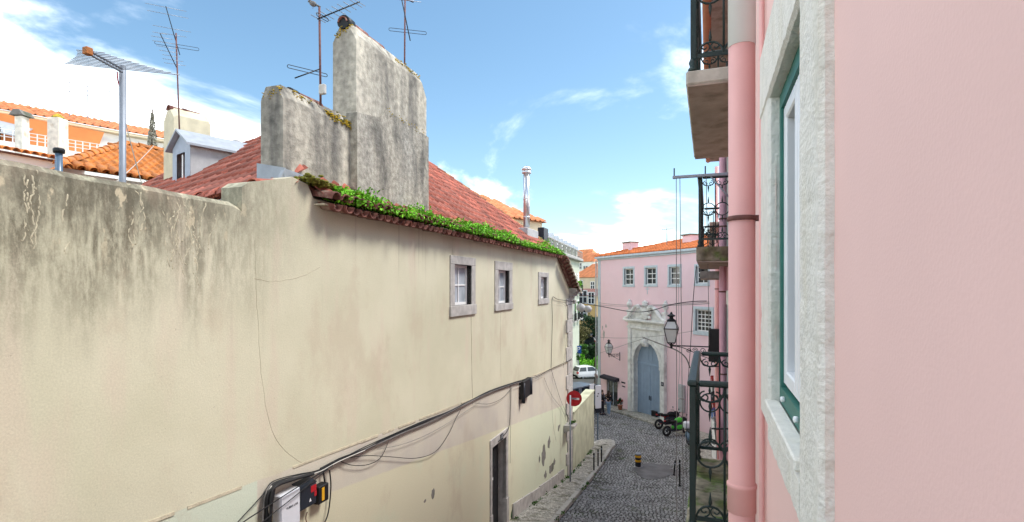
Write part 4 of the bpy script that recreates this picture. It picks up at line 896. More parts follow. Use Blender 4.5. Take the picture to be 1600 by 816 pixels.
p = at(1098, 446, 17.0); MB().box((.0,15.9,-2.1),(.30,16.1,-1.2), .01).build('shutter', 'iron_black', RH2)
for i, (y, zz) in enumerate(((16.6,-4.2),(19.2,-4.6))): MB().tube([(.24,y,-9),(.24,y,1.5)], .045, 10).build('downpipe', 'mauve_pipe', RH2)
# washing line brackets, lines and a little washing beyond the balcony
t = thing('washing_bracket', 'grey iron washing line bracket sticking out above the moss edged balcony', 'bracket', None, (.29, 7.3, 1.36))
a = at(1052, 281, 7.2); MB().box((a.x,7.33,a.z-.015),(.29,7.37,a.z+.02), .004).build('arm', 'galv', t); MB().tube([(.29,7.35,a.z-.35),(.02,7.35,a.z-.01)], .012, 6).build('brace', 'galv', t)
for x in (a.x+.02, a.x+.40): MB().tube([(x,7.35,a.z-.02),(x,7.35,a.z+.12)], .009, 6).build('pin', 'iron_black', t)
for k, (x, zb) in enumerate(((a.x+.045, -3.4), (a.x+.09, -3.9), (a.x+.41, -.9))):
    tag(MB().tube(sag((x,7.36,a.z),(x+.02*k,7.5+k*.6,zb), 0), .0045, 5).build('washing_line', 'cable_grey'), ('outermost slack washing line hanging from the iron bracket', 'inner slack washing line hanging from the iron bracket', 'short washing line hanging close to the balcony rail')[k], 'line')
def cloth(label, m_, c, w_, h_, ry_=0):
    mb = MB(); n_ = 6; V = []
    for i in range(n_+1):
        for j in range(n_+1):
            u, v = i/n_, j/n_; V.append((c[0]+.03*math.sin(u*9+v*2)+.01*v, c[1]+w_*(u-.5)*(1-.15*v), c[2]-h_*v-.015*math.sin(u*7)))
    mb.add(V+[(x+.012,y,z) for x, y, z in V], [(i*(n_+1)+j,(i+1)*(n_+1)+j,(i+1)*(n_+1)+j+1,i*(n_+1)+j+1) for i in range(n_) for j in range(n_)]+[((n_+1)**2+i*(n_+1)+j+1,(n_+1)**2+(i+1)*(n_+1)+j+1,(n_+1)**2+(i+1)*(n_+1)+j,(n_+1)**2+i*(n_+1)+j) for i in range(n_) for j in range(n_)], True)
    return tag(mb.build('hanging_cloth', m_), label, 'washing')
LN = thing('washing_line', 'low washing line stretched along the mauve house, hung with clothes', 'line', None, (.10, 10, -2.0)); MB().tube(sag((.08,8.3,-2.05),(.05,14.5,-2.1),.06), .005, 5).build('line', 'cable_pale', LN)
for y in (8.25, 14.5): MB().tube([(.30,y,-2.02),(.04,y,-2.04)], .012, 6).build('arm', 'iron_black', LN)
for k, (y, m_, w_, h_) in enumerate(((9.0,'clothes_white',.5,.55),(9.7,'clothes_blue',.45,.7),(10.4,'clothes_red',.35,.5),(11.2,'cloth_dark',.5,.75),(12.2,'clothes_white',.6,.9),(13.2,'clothes_red',.4,.6))):
    cloth(('small white cloth nearest on the low washing line', 'blue garment on the low washing line', 'short red garment on the low washing line', 'dark garment in the middle of the low washing line', 'long white cloth far along the low washing line', 'red garment furthest along the low washing line')[k], m_, (.07, y, -2.08), w_, h_)
# ================================================================== pink gate building at the bottom of the street
GB = thing('gate_building', 'pink building with a carved stone portal and orange roof across the street end', 'building', FG, (5, 0, -9))
gl = gb(935)[0]; gr = 15.5; ZC = gb(935, 407)[1]
gw = []
for a, b, t_, bt in ((975.5,989.5,420.5,445),(1009,1025,419,444.5),(1046,1062.5,417.5,445),(1088,1106,417,443)):
    x0, zt = gb(a, t_); x1, _ = gb(b, t_); _, zb = gb(a, bt); gw.append((x0, x1, zb, zt))
x0, zt = gb(1087, 483.5); x1, _ = gb(1112, 483); _, zb = gb(1087, 517); big = (x0, x1, zb, zt)
(gx0, gzb), (gx1, _) = gb(992, 641), gb(1033, 652); gzb = -9.2; zsp = gb(1012, 571)[1]; ztop = gb(1012, 535)[1]
(sx0, szt), (sx1, _) = gb(948, 589), gb(965, 589); szb = -9.6
m = MB(); wall_sheet(m, gl, gr, -10.5, ZC, gw+[big, (gx0,gx1,gzb,ztop), (sx0,sx1,szb,szt)])
# the masonry between the arch and the top of its opening
gc = (gx0+gx1)/2; ra_ = (gx1-gx0)/2; rz = ztop-zsp; NA = 16
arcp = [(gc-ra_*math.cos(math.pi*i/NA), zsp+rz*math.sin(math.pi*i/NA)) for i in range(NA+1)]
for (a, za_), (b, zb_) in zip(arcp, arcp[1:]): m.add([(a,0,za_),(b,0,zb_),(b,0,ztop),(a,0,ztop)], [(0,1,2,3)])
m.add([(gl,0,-10.5),(gl,9,-10.5),(gl,9,ZC),(gl,0,ZC)], [(3,2,1,0)]); m.build('wall', 'gate_pink', GB)
for k, w_ in enumerate(gw): window(GB, *w_, .14, 2, 3, (.16,.16,.16,.16), .03, 'pale_blue', 'white_paint', 'glass_dark', 'pale_blue', .06, .05)
window(GB, *big, .14, 4, 5, (.18,.18,.18,.22), .04, 'pale_blue', 'white_paint', 'glass_dark', 'pale_blue', .07, .05)
# corner pilaster, cornice
MB().box((gl-.06,-.05,-10.4),(gl+.34,.3,ZC-.02), .02).build('corner_pilaster', 'pale_blue', GB)
c = MB(); c.box((gl-.10,-.10,ZC-.02),(gr,.3,ZC+.10), .02); c.box((gl-.22,-.24,ZC+.102),(gr,.3,ZC+.26), .03); c.build('cornice', 'pale_blue', GB)
MB().tube([(gl-.1,-.16,-10.2),(gl-.1,-.16,ZC)], .05, 8).build('downpipe', 'cement', GB)
# hipped roof: front slope from the cornice to the apex
rt = tile_mesh('roof_tile', .30, .5, .06, 'roof_gate', 4)
zr0 = ZC+.26; ap = 3.6
gro = MB().box((gl+7.2,4.6,zr0+1.18),(gr,4.7,zr0+1.24)).build('roof', 'roof_gate', GB)
us = Vector((0,1,.25)).normalized(); ls = math.hypot(1,.25)
tile_roof(gro, (gl-.2,-.2,zr0+.01), (1,0,0), us, [(0,0),(gr-gl,0),(gr-gl,4.9*ls),(7.2,4.9*ls)], rt, 'roof_gate', .29, .42, FG, 300)
capg = half_round('ridge_tile', .13, .5, 'roof_gate'); cap_line(gro, (gl-.2,-.2,zr0+.05), (gl+7.0,4.7,zr0+1.28), capg, .45, 'roof_gate')
sd = MB(); sd.add([(gl-.2,-.2,zr0),(gl-.2,9,zr0),(gl+7,4.7,zr0+1.24)], [(2,1,0)]); sd.build('side_slope', 'roof_gate', gro)
for px, py0, py1, d, lb in ((978,378,395,1.3,'left pink chimney'),(1072,366,384,2.2,'right pink chimney')):
    x, zt = gb(px, py0, d); zt2 = zt; x0 = gb(px-6, 446, d)[0]; x1 = gb(px+7, 446, d)[0]
    ch = MB().box((x0,d,zr0),(x1,d+.75,zt2-.08), .02).build('chimney', 'gate_pink', GB); ch['label'] = lb; MB().box((x0-.1,d-.1,zt2-.08),(x1+.1,d+.85,zt2), .02).build('chimney_cap', 'stone_dark', ch)
# portal
PT = MB(); ox0 = gb(984.5)[0]; ox1 = gb(1042)[0]; zen = gb(1012, 514)[1]
for a, b in ((ox0, ox0+.36), (ox1-.36, ox1)): PT.box((a,-.22,-10.2),(b,.1,zen-.02), .02)
portal = PT.build('portal', 'portal_stone', GB); portal['label'] = 'carved limestone portal with broken pediment'
for a, b in ((ox0+.36, gx0), (gx1, ox1-.36)): MB().box((a,-.12,-10.2),(b,.1,zsp), .015).build('pier', 'portal_stone', portal); MB().box((a-.03,-.17,zsp-.14),(b+.03,.1,zsp+.04), .015).build('impost', 'portal_stone', portal)
sp_ = MB()
for (a, za_), (b, zb_) in zip(arcp, arcp[1:]): sp_.add([(a,-.12,za_),(b,-.12,zb_),(b,-.12,zen-.06),(a,-.12,zen-.06),(a,.1,za_),(b,.1,zb_)], [(0,1,2,3),(4,5,1,0)])
for a, b in ((ox0+.36, gx0), (gx1, ox1-.36)): sp_.box((a,-.12,zsp+.002),(b,.1,zen-.06))
sp_.build('spandrel', 'portal_stone', portal)
av = MB(); NV = 11
for i in range(NV):
    a0, a1 = math.pi*i/NV+.008, math.pi*(i+1)/NV-.008; P = []
    for aa, k in ((a0,1),(a1,1),(a1,1.17),(a0,1.17)): P.append((gc-ra_*k*math.cos(aa), -.16, zsp+rz*k*math.sin(aa)))
    MB().prism(P, (0,.06,0)).build('voussoir', 'portal_stone', portal)
MB().box((gc-.22,-.34,ztop-.30),(gc+.22,.0,ztop+.34), .06).build('keystone', 'portal_stone', portal); MB().ell((gc,-.36,ztop+.02), (.17,.12,.22)).build('keystone_carving', 'portal_stone', portal)
en = MB()
for a, b, o_ in ((-.06,.10,.24),(.102,.36,.18),(.362,.46,.30),(.462,.60,.44)): en.box((ox0-(o_-.15),-o_,zen+a),(ox1+(o_-.15),.1,zen+b), .02)
en.build('entablature', 'portal_stone', portal)
zp = zen+.60; pc = (ox0+ox1)/2; hw = (ox1-ox0)/2+.28; 
for s_ in (-1, 1):
    crv = [(1.0,0.0),(.88,.07),(.74,.24),(.62,.50),(.50,.74),(.38,.86),(.27,.84),(.22,.72)]; P = [Vector((pc+s_*hw*a, -.28, zp+b*1.05)) for a, b in crv]; P = smooth_path(P, 3)
    MB().tube(P, [.13]*(len(P)-6)+[.15,.16,.17,.18,.17,.12], 8).build('scroll', 'portal_stone', portal)
    MB().prism([(pc+s_*hw*.95,-.05,zp+.0)]+[(p.x,-.05,p.z) for p in P]+[(pc+s_*hw*.2,-.05,zp)], (0,.13,0)).build('tympanum', 'portal_stone', portal)
    MB().tube(spiral((pc+s_*hw*.22,-.26,zp+.62), .24, 1.4, (1,0,0), (0,0,1), math.pi/2, 18, s_), .07, 7).build('volute', 'portal_stone', portal)
    ux = pc+s_*hw*.86; MB().box((ux-.2,-.24,zp+.45),(ux+.2,.1,zp+.62), .02).build('urn_shelf', 'portal_stone', portal); MB().box((ux-.15,-.2,zp),(ux+.15,.1,zp+.45), .02).build('urn_pedestal', 'portal_stone', portal)
    MB().lathe((ux,-.06,zp+.62), [(.12,0),(.07,.06),(.10,.1),(.20,.28),(.22,.42),(.16,.56),(.09,.6),(.12,.66),(.04,.76)], 14).build('urn', 'portal_stone', portal)
sh = MB(); sh.ell((pc,-.22,zp+.46), (.36,.16,.46)); sh.build('shield', 'portal_stone', portal)
cr_ = MB(); cr_.lathe((pc,-.2,zp+.9), [(.22,0),(.26,.1),(.16,.2),(.22,.32),(.08,.40)], 10)
for i in range(5): cr_.ell((pc-.22+.11*i,-.22,zp+1.28-.05*abs(i-2)), (.055,.055,.08), 8, 6)
cr_.build('crown', 'portal_stone', portal)
for dx in (-.42,.42): MB().ell((pc+dx,-.2,zp+.2), (.16,.1,.12)).build('carved_leaf', 'portal_stone', portal)
MB().box((pc-.03,-.03,zp+1.75),(pc+.03,.0,zp+2.4), .01).build('wall_cross', 'pale_blue', GB); MB().box((pc-.22,-.03,zp+2.08),(pc+.22,-.001,zp+2.14), .01).build('wall_cross', 'pale_blue', GB)
# gate leaves
r = MB(); rv_ = [(gx0,0,gzb-1)]+[(a,0,b) for a, b in arcp]+[(gx1,0,gzb-1)]; r.add([(x,-.11,z) for x, _, z in rv_]+[(x,.26,z) for x, _, z in rv_], [(i, i+1, len(rv_)+i+1, len(rv_)+i) for i in range(len(rv_)-1)]); r.build('gate_reveal', 'portal_stone', portal)
gate = MB().box((gx0+.02,.20,zsp-.06),(gx1-.02,.30,zsp+.06), .01).build('gate', 'gate_blue', GB); gate['label'] = 'tall blue grey arched gate'
for a, b in ((gx0, gc-.008), (gc+.008, gx1)):
    lf = MB().box((a,.24,gzb-1),(b,.30,zsp-.065), .006).build('gate_leaf', 'gate_blue', gate)
    n_ = 4
    for i in range(n_): MB().box((a+(b-a)*i/n_+.012,.228,gzb-.9),(a+(b-a)*(i+1)/n_-.012,.24,zsp-.1), .004).build('gate_plank', 'gate_blue', gate)
MB().prism([(a,.24,b) for a, b in arcp]+[], (0,.06,0)).build('fanlight_board', 'gate_blue', gate)
for a in (-.2,.2): MB().box((gc+a-.012,.225,zsp+.3),(gc+a+.012,.239,ztop-.4)).build('fanlight_batten', 'gate_blue', gate)
for a in (-.09,.09): MB().box((gc+a-.03,.19,gzb+1.35),(gc+a+.03,.226,gzb+1.65), .01).build('gate_handle', 'iron_black', gate)
# shop door with its black canopy
sd = MB(); 
for a, b in ((sx0,sx0+.1),(sx1-.1,sx1),((sx0+sx1)/2-.05,(sx0+sx1)/2+.05)): sd.box((a,.1,szb),(b,.16,szt))
sd.box((sx0,.1,szt-.1),(sx1,.16,szt)); shop = sd.build('shop_door', 'blue_grey', GB)
for a, b in ((sx0+.1,(sx0+sx1)/2-.05),((sx0+sx1)/2+.05,sx1-.1)): MB().box((a,.12,szb),(b,.13,szt-.1)).build('pane', 'glass_dark', shop)
MB().box((sx0-.2,.2,szb),(sx1+.2,2,szt+.2)).build('room', 'room_dark', shop); r = MB(); reveal(r, sx0, sx1, szb, szt, 0, .12); r.build('reveal', 'stone_grey', shop)
MB().box((sx0+.25,.17,szb+.6),(sx0+.9,.19,szb+1.5)).build('display', 'clothes_red', shop)
(ax0, az), (ax1, _) = gb(943.5, 584), gb(967.5, 590)
MB().prism([(ax0,0,az-.02),(ax0,-.40,az-.12),(ax0,-.40,az-.30),(ax0,0,az-.26)], (ax1-ax0,0,0)).build('canopy', 'cloth_dark', GB)
for px, py, w_, h_ in ((974,598,.5,.10),(974.5,604,.4,.08)):
    x, z = gb(px, py); MB().box((x-w_/2,-.02,z-h_/2),(x+w_/2,.0,z+h_/2)).build('notice', 'cloth_dark', GB)
x, z = gb(1039.5, 600); MB().box((x-.13,-.25,z-.13),(x+.13,-.22,z+.13), .01).build('number_plate', 'plastic_navy', GB); text_mesh('1', .17, up_face(x-.05, -.253, z), 'digit', 'sign_white', GB); text_mesh('3', .17, up_face(x+.04, -.253, z), 'digit', 'sign_white', GB)
for cx_, cy_, rx_, ry_ in ((943.5,522,2.2,8),(947,510,1.8,3),(941.5,512,1.2,4)):
    x, z = gb(cx_, cy_); P = []
    for i in range(14):
        a = 2*math.pi*i/14; k = 1+.9*mnoise.noise(Vector((math.cos(a)*1.4+cx_, math.sin(a)*1.4, cy_))); P.append((x+rx_*.06*k*math.cos(a), -.006, z+ry_*.047*k*math.sin(a)))
    MB().prism(P, (0,.012,0)).build('peeled_patch', 'stone_grey', GB)
x, z = gb(1066, 610, -.05); MB().box((x-.25,-.18,z-.5),(x+.25,.0,z+.35), .02).build('meter_box', 'cement', GB); MB().box((x-.25,-.18,z-1.35),(x+.25,.0,z-.55), .02).build('meter_box', 'cement', GB)
# pavement in front of it
pg = MB(); V = []; N_ = 24
for i in range(N_+1):
    x = gl-1.0+(gr-gl)*i/N_; a = FG @ Vector((x,-1.25,0)); b = FG @ Vector((x,.3,0)); V += [(a.x,a.y,g(a.y)-.1),(a.x,a.y,g(a.y)+.12),(b.x,b.y,max(g(b.y),g(a.y)-.1)+.14)]
pg.add(V, [f for i in range(N_) for f in ((3*i,3*i+3,3*i+4,3*i+1),(3*i+1,3*i+4,3*i+5,3*i+2))]); tag(pg.build('pavement', 'calcada'), kind='structure')
# ================================================================== houses beyond, over the courtyard wall (upper left)
def xf(px0, w0, px1, w1, z=0):                      # frame whose x axis runs from one ground place to another
    a, b = at(px0, 446, w0), at(px1, 446, w1); e = Vector((b.x-a.x, b.y-a.y, 0)); return frame(e.normalized(), (a.x, a.y, z)), e.length
T_ORG = tile_mesh('roof_tile', .30, .50, .085, 'tile_orange'); CAP_ORG = half_round('ridge_tile', .13, .45, 'tile_orange'); T_FAR = tile_mesh('roof_tile', .42, .7, .09, 'tile_far', 4)
# low cottage with a lichened orange roof right behind the courtyard wall
M1, L1 = xf(92, 14.5, 250, 16.6)
def loc(M, px, py, d=0):                           # (x, z) where a pixel's ray meets the plane y = d of a frame
    Mi = M.inverted(); o_ = Mi @ Vector((0,0,0)); r = Mi.to_3x3() @ ray(px, py); k = (d-o_.y)/r.y; p_ = o_+r*k; return p_.x, p_.z
ze = loc(M1, 97, 262)[1]
OC = thing('cottage', 'cottage with a lichened orange tile roof behind the courtyard wall', 'house', M1, (L1/2, 2, ze-5))
MB().box((.2,.25,ze-9),(L1+4,7.5,ze-.05)).build('wall', 'white_house', OC)
ua = Vector((0,1,.50)).normalized()
ro = MB().box((2.4,3.3,ze+1.6),(L1+3.8,3.4,ze+1.66)).build('roof', 'tile_orange', OC)
tile_roof(ro, (0,-.1,ze), (1,0,0), ua, [(0,0),(L1+3.8,0),(L1+3.8,3.75),(2.9,3.75)], T_ORG, 'tile_orange', .285, .42, M1, 220)
cap_line(ro, (-.05,-.1,ze+.05), (2.9,3.3,ze+1.72), CAP_ORG, .40, 'tile_orange'); cap_line(ro, (2.9,3.3,ze+1.72), (L1+3.8,3.3,ze+1.72), CAP_ORG, .40, 'tile_orange')
sl_ = MB(); sl_.add([(0,-.1,ze),(0,6.8,ze),(2.9,3.35,ze+1.7)], [(2,1,0)]); sl_.build('side_slope', 'tile_orange', ro)
cvo = half_round('eave_tile', .12, .5, 'tile_orange')
for i in range(int((L1+3.7)/.285)): place(cvo, 'eave_tile', 'tile_orange', ro, Matrix.Translation((.14+i*.285,-.24,ze-.02)) @ Matrix.Rotation(.46, 4, 'X'))
# second low roof, its eave of round tiles just over the coping
M2, L2 = xf(-60, 15.5, 138, 18.5); ze = loc(M2, 60, 243)[1]
SC = thing('shed', 'low white shed with an eave of round mossy tiles over the courtyard wall', 'shed', M2, (L2/2, 1, ze-4)); MB().box((-2,.2,ze-8),(L2,2.5,ze-.08)).build('wall', 'white_house', SC)
rs = MB().box((-2,.0,ze-.08),(L2,1.9,ze-.05)).build('roof', 'tile_old', SC)
for i in range(int((L2+2)/.24)): place(cvo, 'eave_tile', 'tile_orange', rs, Matrix.Translation((-1.9+i*.24,-.12,ze-.03)) @ Matrix.Rotation(.2+random.gauss(0,.03), 4, 'X'))
# two slim white chimneys standing over that roof
for (pl_, pr_, pt, pb, w_, lb) in ((22,35,178,240,19.0,'slim white chimney with a grey cap, leftmost over the courtyard wall'), (73,92,180,252,18.0,'thicker white mottled chimney beside the small vent pipe')):
    a, b = at(pl_, pt, w_), at(pr_, pt, w_); e = Vector((b.x-a.x,b.y-a.y,0)); Mx = frame(e.normalized(), (a.x,a.y,0)); wd = e.length
    t = thing('chimney', lb, 'chimney', Mx, (wd/2, wd/2, at(pl_,pb,w_).z-1.5)); zt = a.z
    sh = MB(); sh.box((0,0,at(pl_,pb,w_).z-1.5),(wd,wd,zt-.06), .02); sh.build('shaft', mat('chalky', (.74,.70,.60), .95, .2, 6, .5, 20, col2=(.55,.45,.33), mscale=4, lo=.52, hi=.7), t)
    cp = MB()
    if pl_ < 40: cp.prism([(-.1,-.1,zt-.05),(wd+.1,-.1,zt-.05),(wd/2+.1,-.1,zt+.14),(wd/2-.1,-.1,zt+.14)], (0,wd+.2,0))
    else: cp.lathe((wd/2,wd/2,zt-.06), [(wd*.5,0),(wd*.42,.06),(wd*.25,.12),(wd*.15,.16)], 10)
    cp.build('cap', 'stone_dark' if pl_ < 40 else 'lichen', t)
# long white building with an orange roof on the skyline
M3, L3 = xf(-100, 30, 262, 38.6); z_e0 = loc(M3, 120, 194)[1]
LWB = thing('long_building', 'long white building with a broad orange tile roof on the left skyline', 'building', M3, (L3/2, 4, z_e0-12))
m = MB(); m.box((-3,0,z_e0-16),(L3+3,10,z_e0-.02)); m.build('wall', 'white_house', LWB)
MB().box((-3,-.35,z_e0-.25),(L3+3,.2,z_e0-.02), .05).build('cornice', 'cream_house', LWB)
r3 = MB().box((-3,4.75,z_e0+1.66),(L3+3,4.9,z_e0+1.72)).build('roof', 'tile_far', LWB)
tile_roof(r3, (-3,-.4,z_e0), (1,0,0), Vector((0,1,.33)), [(0,0),(L3+6,0),(L3+6,5.6),(0,5.6)], T_FAR, 'tile_far', .40, .62, M3, 280)
x0, zo0 = loc(M3, -10, 200, -1.2); x1, zo1 = loc(M3, 163, 207, -1.2); zb_ = loc(M3, 120, 232, -1.2)[1]
MB().prism([(x0-4,-1.2,zb_-.6),(x1-.6,-1.2,zb_-.6),(x1,-1.2,zo1),(x0-4,-1.2,zo1+.1)], (0,1.15,0)).build('orange_block', 'orange_wall', LWB)
tr = MB(); tr.box((x0-4,-3.0,zb_-8),(x1+.5,-1.25,zb_-.55)); tr.build('terrace', 'white_house', LWB)
for i, z in enumerate((.25,.45,.65)): MB().box((x0-4,-2.9,zb_-.55+z),(x1-.3,-2.86,zb_-.52+z)).build('terrace_rail', 'clothes_white', LWB)
for i in range(26): x = x0-3.9+i*(x1-x0+3.5)/25; MB().box((x-.025,-2.9,zb_-.55),(x+.025,-2.85,zb_+.14)).build('rail_post', 'clothes_white', LWB)
xa, za_ = loc(M3, 0, 181, -3); xb_, zb2 = loc(M3, 60, 190, -3)
MB().prism([(xa-4,-2.9,za_-.5),(xb_-.9,-2.9,za_-1.0),(xb_,-1.3,za_-.1),(xa-4,-1.3,za_+.5)], (0,0,.06)).build('glass_canopy', 'lead', LWB)
for x in (xa, xb_-.95): MB().tube([(x,-2.85,zb_-.5),(x,-2.85,za_-.6)], .05, 6).build('canopy_post', 'iron_black', LWB)
for px in (110, 138, 173):
    x, z = loc(M3, px, 172, 3); t_ = thing('antenna', {110:'tiny skyline antenna, leftmost over the long orange roof',138:'tiny skyline antenna in the middle of the long orange roof',173:'tiny skyline antenna rightmost over the long orange roof'}[px], 'antenna', M3, (x,3.2,z_e0+1.2)); MB().tube([(x,3.2,z_e0+1.2),(x,3.2,z_e0+3.6)], .03, 5).build('mast', 'galv', t_)
    for k in range(3): MB().tube([(x-.5,3.2,z_e0+3.5-.3*k),(x+.5,3.2,z_e0+3.45-.3*k)], .02, 4).build('element', 'galv', t_)
# the cypress on the skyline
cy = at(238, 240, 27); t = thing('cypress_tree', 'slim grey green cypress rising behind the cream chimney', 'tree', None, (cy.x, cy.y, cy.z-3)); MB().tube([(cy.x,cy.y,cy.z-3),(cy.x,cy.y,cy.z+2.2)], [.12,.03], 6).build('trunk', 'bark', t)
pts = []
for _ in range(2600):
    h = random.random(); r_ = .22*(1-h)**.6*(.6+.8*random.random())+.03; a = random.uniform(0,6.28); pts.append((cy.x+r_*math.cos(a), cy.y+r_*math.sin(a), cy.z-1.5+h*3.5))
leaves(MB(), pts, .075).build('crown', mat('leaf_grey', (.30,.29,.23), .8, .1, 10, 0, island=.5), t)
# ---------------------------------------------------------------- antennas and poles over the wall
def P(px, py, w_): return at(px, py, w_)
def bar(parent, name, a, b, r, m_='aluminium'): return MB().tube([a, b], r, 6).build(name, m_, parent)
b = P(191.5, 300, 5.35); tpz = P(191, 104, 5.35).z
AP = thing('antenna_pole', 'thick grey pole carrying a log periodic antenna behind the courtyard wall', 'antenna', None, (b.x,b.y,b.z-1.2))
MB().tube([(b.x,b.y,b.z-1.6),(b.x,b.y,tpz)], .030, 16).build('pole', 'galv', AP)
p0, p1 = P(137, 78, 4.9), P(191, 108, 5.3); bar(AP, 'boom', p0, p1, .011, 'galv'); bar(AP, 'boom', p0+Vector((0,0,-.03)), p1+Vector((0,0,-.03)), .011, 'galv'); MB().box(p0-Vector((.03,.03,.045)), p0+Vector((.03,.03,.02)), .005).build('end_block', 'tile_orange', AP)
bd = (p1-p0).normalized(); ed = Vector((bd.y,-bd.x,0)).normalized(); ed = (P(260,113,5.25)-P(82,95,5.25)).normalized()
for i in range(11): t_ = i/10; c = p0.lerp(p1, .08+.92*t_); L = .13+.43*t_**1.3; bar(AP, 'element', c-ed*L, c+ed*L, .0045)
MB().tube(smooth_path([P(183,112,5.3), P(184,125,5.32), P(188,140,5.34)], 4), .006, 5).build('lead_wire', 'red_paint', AP)
for k, (c, d_) in enumerate(((P(196,190,5.5),P(222,288,5.9)),(P(175,290,5.6),P(240,228,9.5)))): tag(MB().tube(sag(c,d_,.02), .005, 5).build('stay_wire', 'cable_pale'), ('pale stay wire slanting down right from the grey antenna pole', 'pale stay wire rising right behind the grey antenna pole')[k], 'wire')
vp = P(92, 262, 5.6); V_ = thing('vent_pipe', 'small dark green vent pipe with a cowl behind the courtyard wall', 'pipe', None, (vp.x,vp.y,vp.z-.6)); zt = P(92,240,5.6).z
MB().tube([(vp.x,vp.y,vp.z-.6),(vp.x,vp.y,zt)], .032, 12).build('pipe', 'scooter_blue', V_); MB().lathe((vp.x,vp.y,zt), [(.034,0),(.05,.005),(.052,.04),(.04,.055)], 14).build('cowl', 'iron_black', V_)
def yagi(label, base, mast_top, boom, r=.016, mast='rust_metal', loops=(), extra=None):
    t = thing('roof_antenna', label, 'antenna', None, base); MB().tube([base, mast_top], r, 8).build('mast', mast, t)
    for a, b_, es in boom:
        bar(t, 'boom', a, b_, .010, 'iron_black')
        for k, L, d_ in es: c = a.lerp(b_, k); bar(t, 'element', c-d_*L/2, c+d_*L/2, .005)
    for c, d_, L, h in loops:
        up = Vector((0,0,h/2)); pts = [c-d_*L/2+up, c+d_*L/2+up]+[c+d_*L/2+d_*h*.5*math.sin(a)+up*math.cos(a) for a in (.5,1.0,1.57,2.1,2.6)]+[c+d_*L/2-up, c-d_*L/2-up]+[c-d_*L/2-d_*h*.5*math.sin(a)-up*math.cos(a) for a in (.5,1.0,1.57,2.1,2.6)]
        MB().tube(pts, .005, 6, closed=True).build('folded_dipole', 'iron_black', t)
    return t
hd = (P(300,80,12.2)-P(250,72,11.8)).normalized()
w_ = 12.6; A = P(281, 205, w_); A.z -= .25
w0 = 12.0
yagi('tall rusty mast with two antennas on the cream chimney', A, P(275, 52, w_), [(P(259,10,w_-.4), P(281,86,w_+.2), [(.02,.80,hd),(.16,.80,hd),(.45,.76,hd),(.58,.5,hd)]), (P(250,52,w_-.6), P(277,108,w_+.1), [(.0,.28,hd),(.12,.42,hd),(.25,.46,hd),(.38,.40,hd),(.5,.38,hd),(.62,.34,hd),(.74,.42,hd),(.86,.44,hd)])], loops=[(P(277,72,w_-.05), hd, .82, .07)])
w_ = 7.9; A = P(501, 152, w_); d1_ = (P(512,49,w_+.15)-P(487,36,w_-.15)).normalized(); d2_ = (P(510,118,w_+.2)-P(452,104,w_-.2)).normalized()
yagi('rusty mast with a long many armed antenna between the grey chimneys', A-Vector((0,0,.12)), P(499, 11, w_), [(P(496,30,w_-.05), P(562,3,w_+.3), [(k, .30, d1_) for k in (.02,.13,.22,.36,.49,.62,.76,.9,.98)]), (P(461,122,w_-.35), P(500,108,w_), [])], loops=[(P(504,27,w_-.02), d1_, .19, .05), (P(481,111,w_-.1), d2_, .55, .045)])
for k, (a, b_) in enumerate((((487,16),(513,30)),((486,36),(512,50)))): pass
w_ = 10.9; A = P(632, 95, w_); d3_ = (P(665,52,w_)-P(610,46,w_)).normalized()
yagi('thin rusty mast with a folded dipole behind the tallest grey chimney', A-Vector((0,0,.35)), P(633, -14, w_), [(P(627,-4,w_-.2), P(641,64,w_+.1), [(.05,.5,d3_)]), (P(633,-2,w_), P(646,4,w_+.1), [(.6,.45,d3_)])], loops=[(P(637,49,w_), d3_, .70, .06)])
bx = P(504,140,7.75); tag(MB().box(bx-Vector((.05,.03,.07)), bx+Vector((.05,.03,.07)), .01).build('junction_box', 'cable_pale'), 'small pale box on the rusty mast behind the lower grey chimney', 'box')
# bird on the topmost antenna arm
bp_ = P(489, 6, 7.8); bm = MB(); rot = Matrix.Rotation(.5, 3, 'Y'); bm.ell(bp_, (.065,.035,.038), 12, 8, rot); bm.ell(bp_+Vector((-.055,-.0,.045)), (.026,.024,.024), 10, 7); bm.tube([bp_+Vector((.04,0,-.02)), bp_+Vector((.13,0,-.065))], [.02,.008], 6); bm.tube([bp_+Vector((-.078,0,.045)), bp_+Vector((-.098,0,.042))], [.006,.001], 5)
for dx in (-.01,.015): bm.tube([bp_+Vector((dx,0,-.03)), bp_+Vector((dx,0,-.07))], .003, 4)
tag(bm.build('bird', mat('feathers', (.16,.15,.14), .8, .3, 30, .1, 60)), 'small grey bird perched on the antenna by the grey chimneys', 'bird')
# antenna on the gate building roof
A = P(1042, 378, 38); t = thing('roof_antenna', 'small antenna on the orange roof of the gate building', 'antenna', None, A-Vector((0,0,.4))); MB().tube([A-Vector((0,0,.6)), P(1042,356,38)], .025, 6).build('mast', 'galv', t); bar(t, 'boom', P(1034,359,37.6), P(1048,358,38.4), .02, 'galv')
for k in range(5): c = P(1034,359,37.6).lerp(P(1048,358,38.4), k/4); bar(t, 'element', c-Vector((.12,.25,.05)), c+Vector((.12,.25,.05)), .012)
